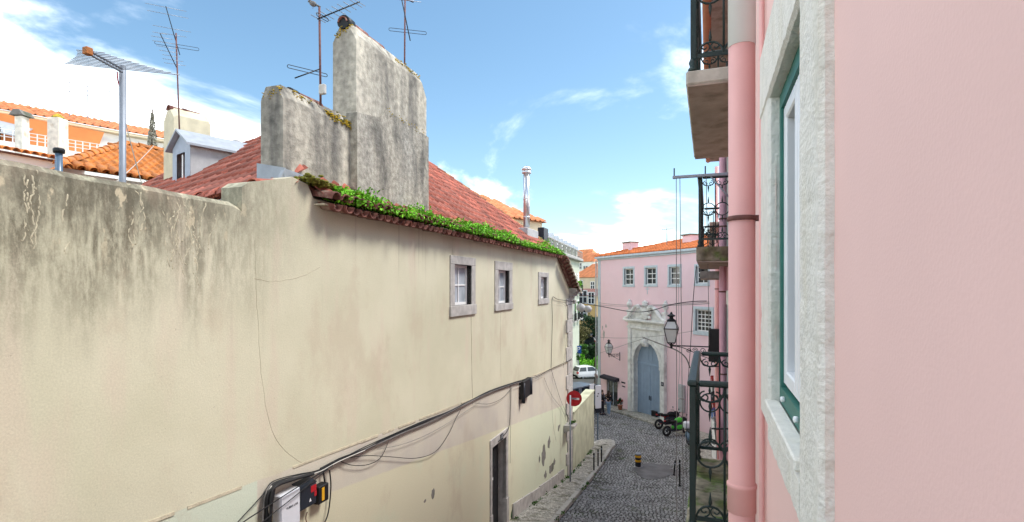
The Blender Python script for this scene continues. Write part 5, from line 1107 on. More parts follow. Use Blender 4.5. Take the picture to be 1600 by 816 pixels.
# ================================================================== hillside seen through the gap
def house(label, px0, w0, px1, w1, pe, zb, dep, wallm, roofm, slope=.5, hip=.0, wins_=(), gable=False, name='house', pane='glass_dark', tcap=0):
    Mh, L = xf(px0, w0, px1, w1); ze = loc(Mh, (px0+px1)/2, pe)[1]
    h = thing(name, label, 'house', Mh, (L/2, dep/2, zb)); body = MB().box((0,0,zb),(L,dep,ze)).build('wall', wallm, h)
    r = MB(); o_ = .25; rr = dep/2*slope
    if gable: 
        r.prism([(-o_,-o_,ze),(L+o_,-o_,ze),(L/2,-o_,ze+L/2*slope)], (0,dep+2*o_,0)); MB().prism([(0,-.02,ze-.02),(L,-.02,ze-.02),(L/2,-.02,ze+L/2*slope-.1)], (0,.1,0)).build('gable', wallm, h)
    else: r.add([(-o_,-o_,ze),(L+o_,-o_,ze),(L+o_,dep+o_,ze),(-o_,dep+o_,ze),(hip,dep/2,ze+rr),(L-hip,dep/2,ze+rr)], [(0,1,5,4),(2,3,4,5),(3,0,4),(1,2,5),(3,2,1,0)])
    ro_ = r.build('roof', roofm, h)
    if tcap:
        tl = tile_mesh('roof_tile', .5, .8, .1, roofm, 4); ll = math.hypot(1, slope)
        tile_roof(ro_, (-o_,-o_,ze+.02), (1,0,0), Vector((0,1,slope)), [(0,0),(L+2*o_,0),(L+o_-hip,(dep/2+o_)*ll),(hip+o_,(dep/2+o_)*ll)], tl, roofm, .48, .7, Mh, tcap)
    for px, py, ww, hh in wins_:
        x, z = loc(Mh, px, py); f = MB()
        for a, b, c, d in ((-ww/2,-ww/2+.12,-hh/2,hh/2),(ww/2-.12,ww/2,-hh/2,hh/2),(-ww/2,ww/2,-hh/2,-hh/2+.12),(-ww/2,ww/2,hh/2-.12,hh/2),(-.05,.05,-hh/2,hh/2),(-ww/2,ww/2,-.05,.05)): f.box((x+a,-.06,z+c),(x+b,.0,z+d))
        wo = f.build('window', 'white_paint', h); MB().box((x-ww/2,-.03,z-hh/2),(x+ww/2,-.005,z+hh/2)).build('pane', pane, wo)
    return h
house('ochre house behind the bank, half hidden by the corner of the yellow house', 872, 92, 931, 88, 462, -11, 9, 'ochre_house', 'tile_old', .25, 1, [(911,464,1.6,2.2),(911,489,1.6,2.4),(924,466,1.2,2.0)])
house('yellow house with a broad orange roof, in the middle of the hillside gap', 893, 118, 934, 112, 434, -8, 10, 'cream_house', 'tile_far', .55, 1.2, [(908,444,1.2,1.6),(926,446,1.2,1.6)], tcap=60)
house('white house with an orange roof high in the hillside gap', 896, 150, 926, 146, 409.5, -6, 10, 'white_house', 'tile_far', .5, 1.0, [(915,421,1.6,2.0),(906,416,1.4,1.8)], tcap=40)
house('cream house with an orange roof standing highest behind the white one', 884, 172, 922, 168, 401, -6, 10, 'cream_house', 'tile_far', .5, 1.0, [(902,406,1.8,2.2),(912,406,1.8,2.2)], tcap=30)
house('small white house with an orange eave beside the pink gate building', 921, 140, 942, 136, 417, -6, 8, 'white_house', 'tile_far', .35, 1.0, [(929,422,1.4,1.6)], tcap=30)
house('pale gabled house highest beside the pink gate building', 918, 185, 946, 180, 411, -6, 9, 'cream_house', 'cement', .62, 0, [(929,410,1.8,2.4)], gable=True)
# tall pale building whose facade runs away behind the yellow house
Mp, Lp = xf(838, 43, 905, 68); zc = loc(Mp, 850, 392)[1]
PB = thing('pale_building', 'tall pale green building with dormers and a railing behind the steel flue', 'building', Mp, (Lp/2, 4, -12)); MB().box((0,0,-12),(Lp,9,zc)).build('wall', 'pale_green_house', PB)
MB().box((-.3,-.5,zc),(Lp+.3,.3,zc+.35), .06).build('cornice', 'stone_grey', PB); MB().box((0,.9,zc+.3),(Lp,8.5,zc+1.2)).build('attic', 'cream_house', PB)
MB().prism([(0,.5,zc+1.15),(0,8.8,zc+1.15),(0,6.5,zc+2.0),(0,2.4,zc+2.0)], (Lp,0,0)).build('mansard_roof', 'lead', PB)
for i in range(9):
    x = 1.6+i*(Lp-3)/8; dmr = MB().box((x-.7,.1,zc+.3),(x+.7,1.4,zc+1.35)).build('dormer', 'pale_green_house', PB); MB().prism([(x-.9,-.05,zc+1.35),(x+.9,-.05,zc+1.35),(x,-.05,zc+1.9)], (0,2,0)).build('dormer_roof', 'lead', dmr); MB().box((x-.45,.07,zc+.45),(x+.45,.12,zc+1.2)).build('dormer_pane', 'glass_dark', dmr)
    for z in (zc-2.6, zc-5.8):
        wo = MB().box((x-.75,-.08,z-1.1),(x+.75,-.0,z+1.1)).build('window', 'white_paint', PB); MB().box((x-.6,-.1,z-.95),(x+.6,-.085,z+.95)).build('pane', 'glass_dark', wo); MB().box((x-.95,-.55,z-1.25),(x+.95,0,z-1.12)).build('balcony_slab', 'stone_grey', wo)
        for k in range(9): MB().box((x-.92+.23*k-.015,-.53,z-1.12),(x-.92+.23*k+.015,-.50,z-.3)).build('baluster', 'iron_black', wo)
for i in range(40): x = i*Lp/39; MB().box((x-.02,-.42,zc+.35),(x+.02,-.38,zc+1.15)).build('roof_railing', 'stone_grey', PB)
MB().box((0,-.44,zc+1.12),(Lp,-.36,zc+1.2)).build('roof_railing', 'stone_grey', PB)
house('house with a flared pale cornice and orange roof behind the main hip', 722, 30, 847, 35, 340, -9, 8, 'cream_house', 'tile_far', .5, 2.5, [], tcap=200)
# far backdrop of the town so that no gap opens between the houses
hm = MB(); V = []; nx, ny = 40, 10
for j in range(ny+1):
    for i in range(nx+1):
        x = -420+i*22; y = 110+j*40; z = -11+ (6 if x < 0 else 2)*min(1, max(0, (y-110)/120))+3*mnoise.noise(Vector((x*.01,y*.01,0))); V.append((x,y,z if j else -11.5))
hm.add(V, [(j*(nx+1)+i, j*(nx+1)+i+1, (j+1)*(nx+1)+i+1, (j+1)*(nx+1)+i) for j in range(ny) for i in range(nx)], True); tag(hm.build('hill', 'grass'), kind='structure')
# grass bank, bushes, trees
bk = MB(); a0, a1 = at(860, 446, 65), at(960, 446, 65); b0, b1 = at(860, 446, 83), at(960, 446, 83); V = []
for j in range(9):
    for i in range(13): p = a0.lerp(a1, i/12).lerp(b0.lerp(b1, i/12), j/8); V.append((p.x,p.y,-10.9+1.9*(j/8)**.7+.15*mnoise.noise(Vector((p.x*.5,p.y*.5,0)))))
bk.add(V, [(j*13+i, j*13+i+1, (j+1)*13+i+1, (j+1)*13+i) for j in range(8) for i in range(12)], True); tag(bk.build('grass_bank', 'grass'), kind='structure')
pts = []
for _ in range(5200):
    i, j = random.random(), random.random(); p = a0.lerp(a1, i).lerp(b0.lerp(b1, i), j); pts.append((p.x,p.y,-10.9+1.9*j**.7+random.random()*.35))
tag(leaves(MB(), pts, .30).build('bank_grass', 'leaf_bright'), 'long green grass covering the bank behind the white hatchback', 'grass', kind='stuff')
for k, (px, py, w_, h, r, m_, n_, lb) in enumerate(((927,541,82,5.2,2.3,'leaf_dark',2600,'dark green tree beside the pink gate building'),(903,545,80,3.4,2.0,'leaf_dry',1800,'dry brownish tree by the corner of the yellow house'),(929,570,68,3.0,1.5,'leaf_dark',1500,'dark round bush at the right of the grass bank'),(899,568,67,2.6,1.5,'leaf_mid',1500,'green bush at the left foot of the grass bank'),(913,528,90,3.0,2.2,'leaf_dry',1500,'bare brown bush behind the parked dark car'),(915,558,72,1.6,1.3,'leaf_mid',900,'low green bush in the middle of the grass bank'))):
    b = at(px, py, w_); tree('tree' if h > 3 else 'bush', lb, None, (b.x,b.y,b.z), h, r, m_, n_, .28, cat='tree' if h > 3 else 'bush', low=.15)
# ================================================================== vehicles
def car(label, M, L, Wd, H, paint, kind='hatch', glass='glass_dark'):
    """x forward, origin on the ground under the middle"""
    t = thing('parked_car' if kind != 'van' else 'parked_van', label, 'car' if kind != 'van' else 'van', M); hw = Wd/2
    if kind == 'van': pr = [(-.5,.30,.75,.97),(-.495,.28,.98,1.0),(-.46,.26,.60,1.0),(.28,.25,.60,1.0),(.46,.25,.56,.98),(.5,.32,.44,.9)]; cab = [(-.485,.60),(-.47,.97),(.20,.99),(.30,.97),(.45,.56)]
    else: pr = [(-.5,.27,.60,.90),(-.485,.2,.62,.98),(-.42,.17,.64,1.0),(.0,.16,.64,1.0),(.26,.16,.62,1.0),(.44,.18,.50,.96),(.5,.25,.40,.84)]; cab = [(-.49,.61),(-.40,.96),(-.08,1.0),(.08,.965),(.30,.60)]
    secs = []
    for x, z0, z1, w_ in pr:
        X = x*L; secs.append([(X,-hw*w_*.93,z0*H),(X,-hw*w_,z0*H+.12),(X,-hw*w_,(z0+z1)/2*H),(X,-hw*w_*.93,z1*H),(X,hw*w_*.93,z1*H),(X,hw*w_,(z0+z1)/2*H),(X,hw*w_,z0*H+.12),(X,hw*w_*.93,z0*H)])
    mb = MB(); loft(mb, secs); b = mb.build('body', paint, t); md = b.modifiers.new('b', 'BEVEL'); md.width = .03; md.segments = 2; md.limit_method = 'ANGLE'
    n = len(cab); top = .80; c = MB(); ring = lambda s_: [Vector((x*L, s_*hw*(.92 if z < .7 else top), z*H)) for x, z in cab]
    l_, r_ = ring(-1), ring(1); c.add(l_+r_, [tuple(range(n-1,-1,-1)), tuple(range(n,2*n))]+[(i, i+1, n+i+1, n+i) for i in range(n-1)]); cb_ = c.build('cabin', paint, t); md = cb_.modifiers.new('b', 'BEVEL'); md.width = .05; md.segments = 2
    def quad(pts, off, nm, m_, par=None):
        P_ = [Vector(p) for p in pts]; nn = (P_[1]-P_[0]).cross(P_[2]-P_[0]).normalized(); cen = sum(P_, Vector())/len(P_)
        if nn.dot(cen-Vector((0,0,H*.6))) < 0: nn = -nn
        mb_ = MB(); mb_.prism([cen+(p-cen)*.86+nn*off for p in P_], -nn*.02); mb_.build(nm, m_, par or t)
    quad([l_[0],r_[0],r_[1],l_[1]], .022, 'rear_window', glass); quad([l_[n-2],r_[n-2],r_[n-1],l_[n-1]], .022, 'windscreen', glass)
    for q_ in (l_, r_):
        mid = (q_[1]+q_[n-2])/2; lowm = Vector((mid.x, q_[0].y, q_[0].z)); quad([q_[0]+Vector((.1,0,0)),lowm,mid,q_[1]], .022, 'side_window', glass); quad([lowm+Vector((.06,0,0)),q_[n-1],q_[n-2],mid+Vector((.06,0,0))], .022, 'side_window', glass)
    rw = .30 if kind != 'van' else .34
    for x in (-.31*L, .31*L):
        for s_ in (-1, 1):
            wh = MB().lathe((x,s_*(hw-.11),rw), [(rw*.6,-.1),(rw*.95,-.1),(rw,-.06),(rw,.06),(rw*.95,.1),(rw*.6,.1)], 20, 'y').build('wheel', 'black_rubber', t); MB().lathe((x,s_*(hw-.11),rw), [(.04,-.108),(rw*.6,-.104),(rw*.62,.104),(.04,.108)], 12, 'y').build('rim', 'aluminium', wh)
    for s_ in (-1, 1):
        MB().box((-.515*L,s_*hw*.62,.46*H),(-.46*L,s_*hw*.97,.62*H), .03).build('tail_light', 'lamp_red', t); MB().box((.47*L,s_*hw*.50,.36*H),(.505*L,s_*hw*.86,.47*H), .03).build('headlight', 'lamp_clear', t)
        MB().ell((.17*L,s_*(hw+.09),.66*H), (.06,.09,.06)).build('mirror', paint, t)
    MB().box((-.525*L,-hw*.85,.20*H),(-.47*L,hw*.85,.33*H), .03).build('rear_bumper', 'black_rubber' if kind != 'van' else paint, t); MB().box((.46*L,-hw*.85,.16*H),(.512*L,hw*.85,.30*H), .03).build('front_bumper', paint, t)
    MB().box((-.532*L,-.26,.36*H),(-.50*L,.26,.42*H), .005).build('number_plate', 'sign_white', t); return t
def ground_at(px, py, w_, z=None): p = at(px, py, w_); return p
def vm(p, ang): return Matrix.Translation(p) @ Matrix.Rotation(ang, 4, 'Z')
p = at(919, 590, 63); p.z = g(p.y)+.0; car('white hatchback parked in front of the grass bank', vm(p, math.radians(40)), 3.45, 1.62, 1.47, 'car_white')
p = at(915, 538, 82); bz = -9.0; p.z = bz; car('dark saloon parked on the upper road above the white hatchback', vm(p, math.radians(165)), 4.1, 1.7, 1.42, 'car_dark')
p = at(922, 529, 88); p.z = -9.0; car('black car parked behind the dark saloon on the upper road', vm(p, math.radians(150)), 4.2, 1.7, 1.45, 'car_dark')
up = MB(); up.add([at(850,446,81)+Vector((0,0,-9.02)), at(970,446,81)+Vector((0,0,-9.02)), at(970,446,100)+Vector((0,0,-9.0)), at(850,446,100)+Vector((0,0,-9.0))], [(0,1,2,3)]); tag(up.build('upper_road', 'asphalt_wet'), kind='structure')
p = at(899, 612, 38.0); p.z = g(p.y); car('blue grey van whose roof shows over the garden wall', vm(p, math.radians(62)), 4.8, 1.85, 2.0, 'car_grey', 'van')
def torus(mb, c, R, r, k=20, kk=7): mb.tube([Vector(c)+Vector((R*math.cos(2*math.pi*i/k),0,R*math.sin(2*math.pi*i/k))) for i in range(k)], r, kk, closed=True); return mb
def motorbike(label, M, tank, fair, belly):
    t = thing('motorbike', label, 'motorbike', M)
    for x, R in ((-.70,.31),(.70,.30)):
        wh = torus(MB(), (x,0,R), R-.06, .065).build('wheel', 'black_rubber', t); rm_ = torus(MB(), (x,0,R), R-.12, .018, 18, 5)
        for i in range(5): a = i*1.257; rm_.tube([(x,0,R),(x+(R-.12)*math.cos(a),0,R+(R-.12)*math.sin(a))], .014, 5)
        rm_.lathe((x,0,R), [(.05,-.05),(.06,0),(.05,.05)], 10, 'y'); rm_.build('rim', 'plastic_navy', wh)
    MB().tube([(.70,-.08,.3),(.48,-.08,.92)], .025, 8).build('fork', 'aluminium', t); MB().tube([(.70,.08,.3),(.48,.08,.92)], .025, 8).build('fork', 'aluminium', t)
    f = MB(); f.tube([(.48,0,.85),(.1,0,.78),(-.3,0,.72),(-.85,0,.88)], .03, 7); f.tube([(.45,0,.8),(.25,0,.35),(-.2,0,.32),(-.70,0,.31)], .03, 7); f.tube([(-.2,0,.32),(-.3,0,.72)], .03, 7); f.build('frame', 'moto_red' if belly == 'cloth_dark' else 'iron_black', t)
    MB().box((-.28,-.18,.26),(.36,.18,.74), .08).build('engine', 'plastic_navy', t); MB().ell((.18,0,.86), (.30,.17,.15)).build('tank', tank, t)
    s_ = MB(); s_.ell((-.26,0,.83), (.30,.14,.07)); s_.ell((-.62,0,.92), (.22,.11,.06)); s_.build('seat', 'black_rubber', t)
    s_ = MB(); s_.ell((.50,0,.80), (.24,.17,.22)); s_.build('fairing', fair, t); MB().ell((.66,0,.86), (.07,.10,.08)).build('headlight', 'lamp_clear', t); MB().ell((-.86,0,.90), (.05,.07,.04)).build('tail_light', 'lamp_red', t)
    s_ = MB(); s_.ell((.10,0,.50), (.44,.23,.22)); s_.build('belly_fairing', belly, t)
    MB().tube([(.38,-.36,1.02),(.46,-.2,1.03),(.47,0,.98),(.46,.2,1.03),(.38,.36,1.02)], .014, 7).build('handlebar', 'iron_black', t)
    for s in (-1,1): m_ = MB(); m_.tube([(.46,s*.22,1.03),(.50,s*.30,1.18)], .008, 5); m_.ell((.50,s*.30,1.2), (.03,.06,.035)); m_.build('mirror', 'iron_black', t)
    MB().tube([(.2,-.14,.3),(-.3,-.18,.3),(-.5,-.2,.38),(-.85,-.2,.52)], [.03,.03,.05,.055], 9).build('exhaust', 'plastic_navy', t); MB().prism([(-.98,-.07,.78),(-.6,-.07,.80),(-.6,-.07,.84),(-.98,-.07,.86)], (0,.14,0)).build('tail_fairing', fair, t)
    MB().tube([(0,.1,.35),(-.1,.32,.02)], .012, 6).build('side_stand', 'iron_black', t); return t
p = at(1045, 668, 33.4); p.z = g(p.y)+.03; motorbike('black and red motorbike parked nose in below the portal', vm(p, math.radians(38)), 'jacket_black', 'jacket_black', 'cloth_dark')
p = at(1057, 680, 31.6); p.z = g(p.y)+.03; motorbike('bright green motorbike parked beside the black one', vm(p, math.radians(44)), 'moto_green', 'jacket_black', 'moto_green')
p = at(1080, 697, 28.6); p.z = g(p.y)+.03; t = thing('scooter', 'blue grey scooter half hidden behind the near balcony post', 'scooter', vm(p, math.radians(-75)))
for x in (-.6,.62): wh = torus(MB(), (x,0,.23), .17, .06, 18, 7).build('wheel', 'black_rubber', t); MB().lathe((x,0,.23), [(.12,-.03),(.13,0),(.12,.03)], 12, 'y').build('rim', 'aluminium', wh)
MB().ell((-.42,0,.55), (.44,.20,.26)).build('rear_body', 'scooter_blue', t); MB().ell((.48,0,.72), (.13,.22,.36)).build('leg_shield', 'scooter_blue', t); MB().box((-.2,-.16,.26),(.5,.16,.36), .03).build('footboard', 'plastic_navy', t); MB().ell((-.35,0,.83), (.38,.15,.08)).build('seat', 'black_rubber', t)
MB().tube([(.62,0,.25),(.42,0,1.05)], .03, 8).build('fork', 'aluminium', t); MB().tube([(.36,-.33,1.08),(.42,0,1.07),(.36,.33,1.08)], .015, 7).build('handlebar', 'iron_black', t); MB().prism([(.52,-.2,1.0),(.52,.2,1.0),(.42,.15,1.42),(.42,-.15,1.42)], (.01,0,0)).build('windscreen', 'glass_light', t); MB().box((-.98,-.2,.85),(-.62,.2,1.2), .05).build('top_case', 'plastic_white', t); MB().ell((.56,0,.9), (.06,.09,.08)).build('headlight', 'lamp_clear', t)
p = at(1024, 648.5, 36.6); p.z = g(p.y)+.14; MX = vm(p, math.radians(-40)); t = thing('storage_box', 'black box with a lid on the pavement before the blue gate', 'box', MX); MB().box((-.24,-.17,0),(.24,.17,.30), .03).build('tub', 'black_rubber', t); MB().box((-.26,-.19,.30),(.26,.19,.36), .02).build('lid', 'black_rubber', t)
# ================================================================== people
def skin(name, nodes, edges, m_, parent, root, sub=1):
    idx = {k: i for i, k in enumerate(nodes)}; me = bpy.data.meshes.new(name); me.from_pydata([v[0] for v in nodes.values()], [(idx[a], idx[b]) for a, b in edges], []); o = bpy.data.objects.new(name, me); COL.objects.link(o)
    me.materials.append(MAT[m_]); o.parent = parent; BASE[o.name] = Vector(); sm_ = o.modifiers.new('skin', 'SKIN'); sm_.use_smooth_shade = True
    for i, v in enumerate(nodes.values()):
        r_ = v[1]; me.skin_vertices[0].data[i].radius = (r_, r_) if not isinstance(r_, tuple) else r_; me.skin_vertices[0].data[i].use_root = (list(nodes)[i] == root)
    ss = o.modifiers.new('sub', 'SUBSURF'); ss.levels = sub; ss.render_levels = sub+1; return o
def person(label, M, hair, top, legs, shoes, armL, armR, stride=.12, long_hair=True, H=1.70):
    """faces +x; arms given as elbow and wrist positions"""
    t = thing('person', label, 'person', M); k = H/1.70; V3 = lambda x, y, z: Vector((x*k, y*k, z*k))
    n = {'pel':(V3(0,0,.93),.10),'wai':(V3(.0,0,1.08),.095),'che':(V3(.01,0,1.28),.115),'nek':(V3(.0,0,1.44),.05),'hd0':(V3(.02,0,1.53),.07),'hd1':(V3(.025,0,1.62),.078),'hd2':(V3(.015,0,1.67),.055),'nose':(V3(.115,0,1.585),.012)}
    e = [('pel','wai'),('wai','che'),('che','nek'),('nek','hd0'),('hd0','hd1'),('hd1','hd2'),('hd0','nose')]
    for s, A in ((-1, armL), (1, armR)):
        c = 'l' if s < 0 else 'r'; n['sh'+c] = (V3(0,s*.17,1.38),.058); n['el'+c] = (V3(*A[0]),.042); n['wr'+c] = (V3(*A[1]),.027); d = (V3(*A[1])-V3(*A[0])).normalized(); h = V3(*A[1])+d*.055; n['pa'+c] = (h,.034); e += [('che','sh'+c),('sh'+c,'el'+c),('el'+c,'wr'+c),('wr'+c,'pa'+c)]
        sd_ = d.cross(Vector((0,0,1))); sd_ = sd_.normalized() if sd_.length > .1 else Vector((1,0,0))
        for i in range(4): n['f%d%s' % (i, c)] = (h+d*(.075-.008*abs(i-1.5))+sd_*(i-1.5)*.02, .008); e.append(('pa'+c, 'f%d%s' % (i, c)))
        n['th'+c] = (h+sd_*.05+d*.02, .009); e.append(('pa'+c, 'th'+c))
        n['hi'+c] = (V3(0,s*.09,.88),.085); n['kn'+c] = (V3(s*stride*.5+.02,s*.10,.48),.058); n['an'+c] = (V3(s*stride,s*.10,.09),.04); n['to'+c] = (V3(s*stride+.15,s*.11,.035),.032); e += [('pel','hi'+c),('hi'+c,'kn'+c),('kn'+c,'an'+c),('an'+c,'to'+c)]
    skin('body', n, e, 'skin', t, 'pel')
    up_ = lambda key, f: (n[key][0], n[key][1]*f)
    j = {q_: up_(q_, f) for q_, f in (('pel',1.22),('wai',1.28),('che',1.25),('nek',1.15),('shl',1.3),('shr',1.3),('ell',1.4),('elr',1.4),('wrl',1.5),('wrr',1.5))}
    skin('jacket', j, [('pel','wai'),('wai','che'),('che','nek'),('che','shl'),('che','shr'),('shl','ell'),('shr','elr'),('ell','wrl'),('elr','wrr')], top, t, 'pel')
    j = {q_: up_(q_, f) for q_, f in (('pel',1.14),('hil',1.12),('hir',1.12),('knl',1.25),('knr',1.25),('anl',1.45),('anr',1.45))}
    skin('trousers', j, [('pel','hil'),('pel','hir'),('hil','knl'),('hir','knr'),('knl','anl'),('knr','anr')], legs, t, 'pel')
    for c in 'lr': a, b = n['an'+c][0], n['to'+c][0]; MB().tube([a+Vector((-.07,0,-.04)), a+Vector((.02,0,-.035)), b+Vector((.0,0,.008)), b+Vector((.05,0,0))], [.042,.05,.042,.02], 9).build('shoe', shoes, t)
    hm_ = MB(); hm_.ell(V3(-.005,0,1.62), (.105*k,.092*k,.105*k), 14, 9)
    if long_hair: hm_.tube([V3(-.05,0,1.6), V3(-.08,0,1.5), V3(-.12,0,1.36), V3(-.13,0,1.26)], [.085,.09,.075,.03], 10)
    hm_.build('hair', hair, t)
    for s in (-1,1): MB().ell(V3(.092,s*.032,1.60), (.010,.014,.009), 8, 6).build('eye', 'sign_white', t)
    MB().ell(V3(.09,0,1.535), (.012,.026,.008), 8, 6).build('mouth', 'moto_red', t); return t
def stand(px, py, w_, ang): p = at(px, py, w_); p.z = g(p.y)+.02; return vm(p, ang)
hangL, hangR = ((.0,-.24,1.12),(.08,-.22,.90)), ((.0,.24,1.12),(.08,.22,.90))
person('person in a black jacket and light blue jeans, seen from behind', stand(951, 645, 37.2, math.radians(75)), 'hair_brown', 'jacket_black', 'jeans', 'shoe_white', ((.02,-.26,1.14),(.18,-.22,.96)), ((.03,.28,1.16),(.24,.22,1.06)), .14)
person('person in dark clothes reaching out behind the white sign panel', stand(940.5, 644, 37.4, math.radians(-10)), 'hair_brown', 'jacket_black', 'cloth_dark', 'cloth_dark', ((.20,-.24,1.22),(.42,-.14,1.18)), hangR, .06)
person('red haired person in dark clothes by the corner of the gate building', stand(930.5, 605, 50.5, math.radians(200)), 'hair_red', 'cloth_dark', 'cloth_dark', 'cloth_dark', hangL, hangR, .1, True, 1.65)
# ================================================================== street furniture
def bollard(label, px, py, w_, h, lean=0, r=.033):
    p = at(px, py, w_); p.z = g(p.y)+.02; t = thing('bollard', label, 'bollard', vm(p, 0) @ Matrix.Rotation(lean, 4, 'Y'), group='slim black iron bollards')
    MB().lathe((0,0,-.1), [(r*1.5,0),(r*1.5,.13),(r,.15),(r,h+.0),(r*1.25,h+.01),(r*1.25,h+.03),(r,h+.04),(r,h+.075),(r*.5,h+.1)], 12).build('post', 'iron_black', t); MB().lathe((0,0,0), [(r*1.04,h-.16),(r*1.04,h-.12)], 12).build('band', 'galv', t)
for k, (x, y, w_) in enumerate(((928,742,23.6),(934.5,735,24.4),(939.8,729,25.2))): bollard(('nearest slim black bollard on the left pavement edge', 'middle slim black bollard on the left pavement edge', 'furthest slim black bollard on the left pavement edge')[k], x, y, w_, .86)
bollard('taller slim black bollard on the right, nearest the balcony post', 1062, 758, 21.9, 1.05); bollard('short leaning black bollard on the right of the street', 1053, 738, 23.6, .66, .09)
p = at(997, 727, 24.9); p.z = g(p.y)+.02; t = thing('banded_bollard', 'stout grey bollard with yellow bands in the middle of the street', 'bollard', vm(p, 0))
MB().lathe((0,0,-.2), [(.135,0),(.135,.79),(.125,.81),(.03,.82)], 20).build('post', 'plastic_navy', t); MB().lathe((0,0,.56), [(.138,0),(.138,.045),(.12,.06)], 20).build('cap', 'galv', t); MB().lathe((0,0,-.05), [(.20,0),(.20,.06),(.16,.075)], 20).build('foot_ring', 'cement', t)
for z in (.24,.44): MB().lathe((0,0,z), [(.137,0),(.139,.005),(.139,.09),(.137,.095)], 20).build('yellow_band', 'yellow_paint', t)
# no entry sign on a pole before the quoins
sp0 = lwp(888, 752, -.35); wz = lambda s_: g((FL @ Vector((s_,0,0))).y)+.12
ps = lw(891, 640, -.35)[0]; t = thing('road_sign', 'round red no entry sign on a grey pole at the house corner', 'sign', FL, (ps,-.35,wz(ps))); zc_ = lw(897, 624, -.35)[1]; tp = lw(893, 616, -.35)[1]
MB().tube([(ps,-.35,wz(ps)-.2),(ps,-.35,tp)], .032, 12).build('pole', 'galv', t)
dc = Vector((lw(897, 624, -.33)[0], -.33, zc_)); camd = (FL.inverted() @ Vector((0,0,0))-dc); camd.z = 0; camd.normalize(); rt_ = Vector((0,0,1)).cross(camd).normalized()
dk = MB(); R_ = .315; ring_ = [dc+camd*-.03+rt_*R_*math.cos(2*math.pi*i/36)+Vector((0,0,R_*math.sin(2*math.pi*i/36))) for i in range(36)]; dk.prism(ring_, -camd*.012)
dsk = dk.build('disc', 'red_paint', t); c0 = dc-camd*.026; MB().prism([c0+rt_*.02+Vector((0,0,-.05)), c0+rt_*.21+Vector((0,0,-.05)), c0+rt_*.21+Vector((0,0,.03)), c0+rt_*.02+Vector((0,0,.03))], -camd*.003).build('white_bar', 'sign_white', dsk); MB().prism([c0-rt_*.10+Vector((0,0,-.03)), c0+rt_*.10+Vector((0,0,-.03)), c0+rt_*.10+Vector((0,0,.03)), c0-rt_*.10+Vector((0,0,.03))], camd*.02).build('clamp', 'galv', t)
# parking sign
p = at(904, 570, 66); t = thing('parking_sign', 'blue parking sign with a white P before the grass bank', 'sign', frame(Vector((CA,SA,0)), (p.x,p.y,g(p.y)))); zc_ = at(904,547,66).z-g(p.y)
MB().tube([(0,.05,-.2),(0,.05,zc_+.5)], .035, 8).build('pole', 'galv', t); MB().box((-.32,-.0,zc_-.42),(.32,.03,zc_+.5), .01).build('panel', 'sign_blue', t); text_mesh('P', .85, up_face(0, -.004, zc_+.04), 'letter', 'sign_white', t); MB().box((-.18,0,zc_-.85),(.18,.03,zc_-.47), .005).build('lower_plate', 'sign_white', t)
# tall white sign panel on a blue post at the pavement tip
p = at(934, 690, 29.8); p.z = g(p.y)+.1; Ms = frame(Vector((math.cos(.75),math.sin(.75),0)), p); t = thing('sign_panel', 'tall white sign panel on a slim post at the pavement tip', 'sign', Ms)
MB().tube([(0,0,-.1),(0,0,3.05)], .035, 10).build('post', 'scooter_blue', t); MB().box((-.19,-.06,1.75),(.19,-.035,3.0), .008).build('panel', 'plastic_white', t); MB().box((-.17,-.05,1.5),(.17,-.03,1.74), .005).build('lower_panel', 'plastic_navy', t)
for a, z in ((0,2.55),(-.05,2.42)): MB().box((a-.04,-.063,z-.03),(a+.04,-.0605,z+.03)).build('marking', 'plastic_navy', t)
p = at(924, 640, 30.5); p.z = g(p.y)+.1; Ms = frame(Vector((math.cos(.9),math.sin(.9),0)), p); t = thing('sign_panel', 'small white notice board just left of the tall white panel', 'sign', Ms); zz = at(924,607,30.5).z-p.z; MB().tube([(0,0,-.2),(0,0,zz+.2)], .03, 8).build('post', 'galv', t); MB().box((-.16,-.05,zz-.25),(.16,-.03,zz+.25), .006).build('panel', 'plastic_white', t)
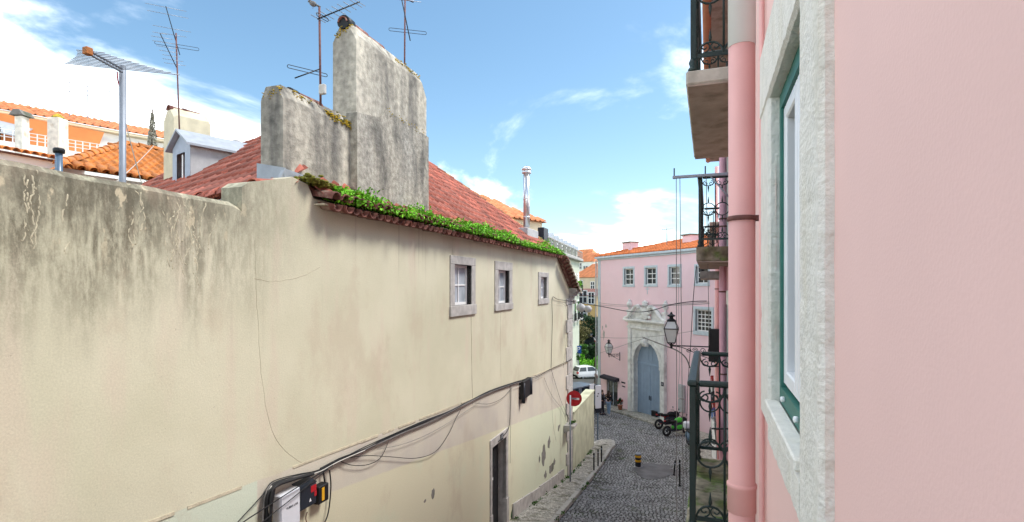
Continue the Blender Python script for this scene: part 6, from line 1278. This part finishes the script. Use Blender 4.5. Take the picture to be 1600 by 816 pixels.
# wall lanterns
def lantern(name, label, M, arm, s=1.0):
    """wall at x = 0 (arm runs along -x), lantern stands on the arm's end"""
    t = thing(name, label, 'lamp', M); m_ = 'iron_black'; e = -arm
    MB().box((-.03,-.025,-.02*s),(0,.025,.0)).build('wall_plate', m_, t); MB().box((e-.05,-.018,-.018),(.0,.018,.018), .004).build('arm', m_, t); MB().box((-.02,-.04,-.5*s),(.0,.04,.12), .004).build('wall_strap', m_, t)
    for c, r_, a0, sx in ((-.22,.12,0,1),(-.48,.11,math.pi,1),(-.70,.09,0,-1),(-.9,.08,math.pi,1)):
        if -c < arm: MB().tube(spiral((c*1.0,0,-.13*s), r_*s, 1.6, (1,0,0), (0,0,1), a0, 20, sx), .011, 6).build('scroll', m_, t)
    MB().tube(smooth_path([(-.01,0,-.46*s),(-.35*arm,0,-.30*s),(-.75*arm,0,-.06*s),(e,0,-.02)], 5), .013, 6).build('brace', m_, t)
    z0 = .10*s; wb, wt = .12*s, .22*s; h = .46*s; MB().lathe((e,0,-.10*s), [(.02,0),(.045,.03),(.03,.10),(.05,.13),(.02,.20)], 10).build('stem', m_, t)
    cg = MB(); C = [(-1,-1),(1,-1),(1,1),(-1,1)]
    for a, b in C: cg.tube([(e+a*wb,b*wb,z0),(e+a*wt,b*wt,z0+h)], .013*s, 5); cg.tube([(e+a*wt,b*wt,z0+h),(e+a*wt*.55,b*wt*.55,z0+h+.25*s)], .013*s, 5); cg.tube([(e,0,-.02),(e+a*wb,b*wb,z0)], .010*s, 5)
    for w_, z in ((wb,z0),(wt,z0+h),(wt*.55,z0+h+.25*s)):
        for i in range(4): a, b = C[i], C[(i+1)%4]; cg.tube([(e+a[0]*w_,a[1]*w_,z),(e+b[0]*w_,b[1]*w_,z)], .016*s, 5)
    cg.build('cage', m_, t)
    for i in range(4):
        a, b = C[i], C[(i+1)%4]; k_ = .97; MB().add([(e+a[0]*wb*k_,a[1]*wb*k_,z0),(e+b[0]*wb*k_,b[1]*wb*k_,z0),(e+b[0]*wt*k_,b[1]*wt*k_,z0+h),(e+a[0]*wt*k_,a[1]*wt*k_,z0+h)], [(0,1,2,3)]).build('pane', 'glass_lamp', t)
        MB().add([(e+a[0]*wt*k_,a[1]*wt*k_,z0+h),(e+b[0]*wt*k_,b[1]*wt*k_,z0+h),(e+b[0]*wt*.53,b[1]*wt*.53,z0+h+.25*s),(e+a[0]*wt*.53,a[1]*wt*.53,z0+h+.25*s)], [(0,1,2,3)]).build('pane', 'glass_lamp', t)
    MB().lathe((e,0,z0+h+.25*s), [(.14*s,0),(.15*s,.03*s),(.07*s,.08*s),(.06*s,.13*s),(.13*s,.16*s),(.13*s,.19*s),(.05*s,.23*s),(.02*s,.30*s)], 10, smooth=False).build('finial', m_, t); return t
p = at(1049, 540, 18.0); M_ = Matrix.Translation((.30, p.y, p.z)); lantern('wall_lantern', 'large black iron lantern on a scrolled bracket hanging over the street', M_, .30-p.x, 1.0)
x, z = gb(968.5, 553); ML = FG @ Matrix.Translation((x,0,z)) @ Matrix.Rotation(math.radians(90), 4, 'Z'); xl, zl = gb(952.5, 553, -1.0)
lantern('wall_lantern', 'smaller iron lantern on the pink gate building wall', ML, .95, 1.0)
# flower pot by the shop door
x, z = gb(969, 634, -.55); pw = FG @ Vector((x,-.55,0)); pw.z = g(pw.y)+.13; t = thing('flower_pot', 'potted red flowering plant beside the blue gate', 'plant', vm(pw, 0)); MB().lathe((0,0,0), [(.12,0),(.17,.28),(.19,.28),(.19,.33),(.15,.33)], 14).build('pot', 'terracotta', t); leaves(MB(), blob_points((0,0,.58), (.25,.25,.28), 260, 8), .09).build('foliage', 'leaf_dark', t); leaves(MB(), blob_points((0,0,.66), (.25,.25,.26), 70, 8), .09).build('flowers', 'clothes_red', t)
# ================================================================== boxes and cables on the yellow wall
def wall_box(name, label, l, r_, t_, b_, dep, m_, cat='box', off=.0):
    x0, z0 = lw(l, b_, -dep); x1, z1 = lw(r_, t_, -dep); x0b = x0; t = thing(name, label, cat, FL, (x0, 0, z0)); zt_ = lw(l, t_, -dep)[1]; o = MB().box((x0,-dep,z0),(x1,-off,zt_), .012).build('case', m_, t); return t, x0, x1, z0, zt_
t, x0, x1, z0, z1 = wall_box('junction_box', 'pale grey telecom box on the yellow wall, lowest of the boxes', 438, 469, 776, 835, .12, 'plastic_white')
MB().box((x0+.012,-.128,z0+.015),(x1-.012,-.12,z1-.015), .004).build('lid', 'plastic_white', t); text_mesh('YUBRA LAR', .040, up_face((x0+x1)/2+.02, -.1295, (z0+z1)/2+.04), 'lettering', 'plastic_navy', t)
t, x0, x1, z0, z1 = wall_box('junction_box', 'dark navy telecom box with a red marking and white triangle', 470, 495, 766, 800, .14, 'plastic_navy'); MB().box((x0+.62*(x1-x0),-.143,z0+.62*(z1-z0)),(x1-.01,-.14,z1-.02), .001).build('red_mark', 'red_paint', t); MB().box((x1-.05,-.143,z0+.1),(x1-.005,-.14,z0+.6*(z1-z0)), .001).build('red_stripe', 'red_paint', t)
xc = x0+.58*(x1-x0); zc_ = z0+.3*(z1-z0); MB().prism([(xc-.022,-.141,zc_-.02),(xc+.022,-.141,zc_-.02),(xc,-.141,zc_+.03)], (0,-.002,0)).build('white_triangle', 'sign_white', t); MB().prism([(x0,-.14,z1),(x1,-.14,z1),(x1,0,z1+.05),(x0,0,z1+.05)], (0,0,.012)).build('hood', 'plastic_navy', t)
t, x0, x1, z0, z1 = wall_box('junction_box', 'black splice box with a yellow strip, rightmost of the three boxes', 498, 514, 762, 790, .12, 'black_rubber'); MB().box((x0+.3*(x1-x0),-.123,z0+.15*(z1-z0)),(x0+.55*(x1-x0),-.12,z1-.03), .001).build('yellow_strip', 'yellow_paint', t)
t, x0, x1, z0, z1 = wall_box('junction_box', 'black cable splice case hanging under the cables near the corner', 818, 831, 597, 625, .14, 'black_rubber'); MB().tube([(x0+.1,-.10,z0-.12),(x0+.1,-.10,z1-.05)], .06, 10).build('splice_tube', 'plastic_navy', t); MB().tube([(x1-.1,-.12,z0+.02),(x1-.1,-.12,z1)], .07, 10).build('splice_tube', 'plastic_navy', t)
route = [(408,850),(412,816),(416,775),(424,756),(440,748),(470,741),(500,733),(530,717),(570,700),(610,681),(660,660),(700,643),(730,628),(765,611),(800,598),(815,594)]
bt = thing('cable_bundle', 'thick bundle of black cables running along the yellow wall ledge', 'cables', FL, (SA_, 0, ZA_))
for k in range(9):
    jx, jz = random.gauss(0,.012), random.gauss(0,.016); pts = [lwp(x, y+2, -.04-.02*random.random())+Vector((jx+random.gauss(0,.008), 0, jz+random.gauss(0,.009))) for x, y in (route if k < 5 else route[6:])]; MB().tube(smooth_path(pts, 5), random.choice((.006,.008,.011)), 6).build('cable', 'cable_black' if k % 4 else 'cable_grey', bt)
MB().tube(smooth_path([lwp(x, y+4, -.075) for x, y in route[2:9]], 4), .008, 6).build('cable', 'cable_pale', bt)
pts = [lwp(x, y, -.05) for x, y in ((408,850),(413,816),(417,775),(426,758),(450,750),(480,742))]
for k in range(5): MB().tube(smooth_path([p+Vector((random.gauss(0,.02), -.02*k, random.gauss(0,.012))) for p in pts], 5), .018, 7).build('cable', 'cable_black', bt)
def wire(label, pxs, r=.006, m_='cable_black', off=-.05, cat='cable', n=6): return tag(MB().tube(smooth_path([lwp(x, y, off if len(q_) < 1 else q_[0]) for x, y, *q_ in pxs], n), r, 6).build('cable', m_, M=FL), label, cat)
wire('two loop cable drooping from the bundle between the boxes and the door', [(540,716),(575,712),(610,714),(650,716),(680,706),(700,680),(712,655),(720,640)])
wire('short loop cable drooping just right of the boxes', [(530,720),(550,727),(575,726),(595,715),(607,690)]); wire('thin grey cable sagging under the bundle', [(590,702),(630,694),(670,678),(710,655),(750,628)], .004, 'cable_grey')
wire('thin cable slanting down left from the bundle behind the white box', [(520,727),(470,758),(420,790),(380,816),(340,845)], .007, off=-.17); wire('second thin cable slanting down left over the white box', [(512,733),(470,768),(430,800),(400,824)], .006, off=-.17)
wire('thin cable crossing the pale green paint at the lower left', [(415,768),(400,785),(375,812),(350,840)], .006); wire('cable dropping from the bundle onto the black splice box', [(505,733),(507,750),(509,764)], .012)
wire('cable curling under the splice box back to the wall', [(515,735),(517,760),(514,795),(508,815),(495,835)], .010); wire('brown cable hanging below the navy box', [(480,800),(478,812),(484,830)], .007, 'rust_metal')
wire('cable dropping down to the black door', [(797,600),(797,640),(795,668),(786,682),(779,690)], .010); wire('thin conduit hanging below the splice case by the door', [(799,606),(798,660),(797,724)], .005, 'cable_grey')
wire('cable sagging from the bundle to the splice case', [(742,630),(765,631),(785,622),(800,606)], .005); wire('cable carrying on from the splice case to the corner', [(815,594),(840,588),(860,577),(880,568),(893,562)], .010)
wire('pale wire crossing in front of the splice case', [(800,607),(818,601),(838,592),(850,586)], .005, 'cable_pale'); wire('vertical cable rising beside the smallest window to the overhead wire', [(861,575),(862,540),(863,500),(863,466),(872,468),(893,471)], .010)
wire('thin vertical cable close to the corner quoins', [(870,474),(884,480),(886,520),(880,575)], .004); wire('cable fanning down from the ledge to the corner, steeper one', [(861,577),(868,600),(876,625),(889,655)], .006); wire('cable fanning down from the ledge to the corner, lower one', [(850,590),(862,618),(878,640),(888,668)], .005)
wire('thin loose wire on the yellow green render below the ledge', [(864,580),(862,620),(864,660),(869,690)], .003, 'cable_grey')
# stone ledge bracket with a tuft on the corner
x0 = lw(888, 660, -.2)[0]; zz = lw(895, 660, -.2)[1]; tag(MB().prism([(x0,-.02,zz-.25),(x0,-.45,zz-.02),(x0,-.45,zz+.06),(x0,-.02,zz+.06)], (.55,0,0)).build('stone_bracket', 'stone_grey', M=FL), 'small stone bracket on the corner quoins below the no entry sign', 'bracket'); tag(leaves(MB(), blob_points((x0+.3,-.3,zz+.14), (.18,.14,.12), 130, 6), .07).build('bracket_tuft', 'leaf_mid', M=FL), 'tuft of weeds on the stone bracket below the no entry sign', 'plant')
# ================================================================== overhead wires
def over(label, a, b, d, r=.010, m_='cable_black'): return tag(MB().tube(sag(a, b, d, 20), r, 6).build('overhead_wire', m_), label, 'wire')
c0 = FL @ lwp(893, 471, -.1)
pts = smooth_path([c0, at(940,479,20.5), at(985,487,19), at(1015,486,18), at(1050,476,17), at(1080,471.5,16.4), at(1104,470.5,16)], 6); tag(MB().tube(pts, .014, 6).build('overhead_wire', 'cable_black'), 'thick overhead wire sagging across the street below the urns', 'wire')
t = thing('wire_splice', 'pair of grey splice sleeves on the overhead wire by the house corner', 'cable splice', None, at(905,480,22)); MB().ell(at(907.5,481,22), (.19,.17,.17)).build('sleeve', 'cement', t); MB().ell(at(919,483,21.5), (.15,.15,.14)).build('sleeve', 'cement', t)
over('upper thin wire crossing the pink gate building', at(935,473,43), at(1108,472,17), .15, .012, 'cable_grey'); over('lower thin wire crossing the pink gate building', at(935,476.5,43), at(1108,474.5,17), .1, .012, 'cable_grey')
over('thin wire at lantern height across the gate building', at(937,552,41), at(1006,529,24), .0, .010, 'cable_grey'); over('thin wire across the portal frieze', at(937,527,41.5), at(1085,517,30), .2, .012, 'cable_grey')
tag(MB().tube(smooth_path([at(1004,527,20), at(1030,537,19), at(1058,548,18.3), at(1072,560,18), at(1078,575,18)], 6), .022, 7).build('overhead_wire', 'cable_grey'), 'thick grey cable curving under the large lantern bracket', 'wire')
tag(MB().tube(smooth_path([at(1088,415,12), at(1083,470,13), at(1079,540,14.5), at(1075,600,15.5), at(1072,700,17), at(1072,745,18)], 6), .008, 6).build('overhead_wire', 'cable_black'), 'dark wire dropping from the far balcony to the street', 'wire')
tag(MB().tube(smooth_path([at(1060,440,25), at(1061,520,26), at(1062,570,26), at(1060,600,26)], 6), .008, 6).build('overhead_wire', 'cable_grey'), 'thin slack wire hanging over the pink wall right of the portal', 'wire')
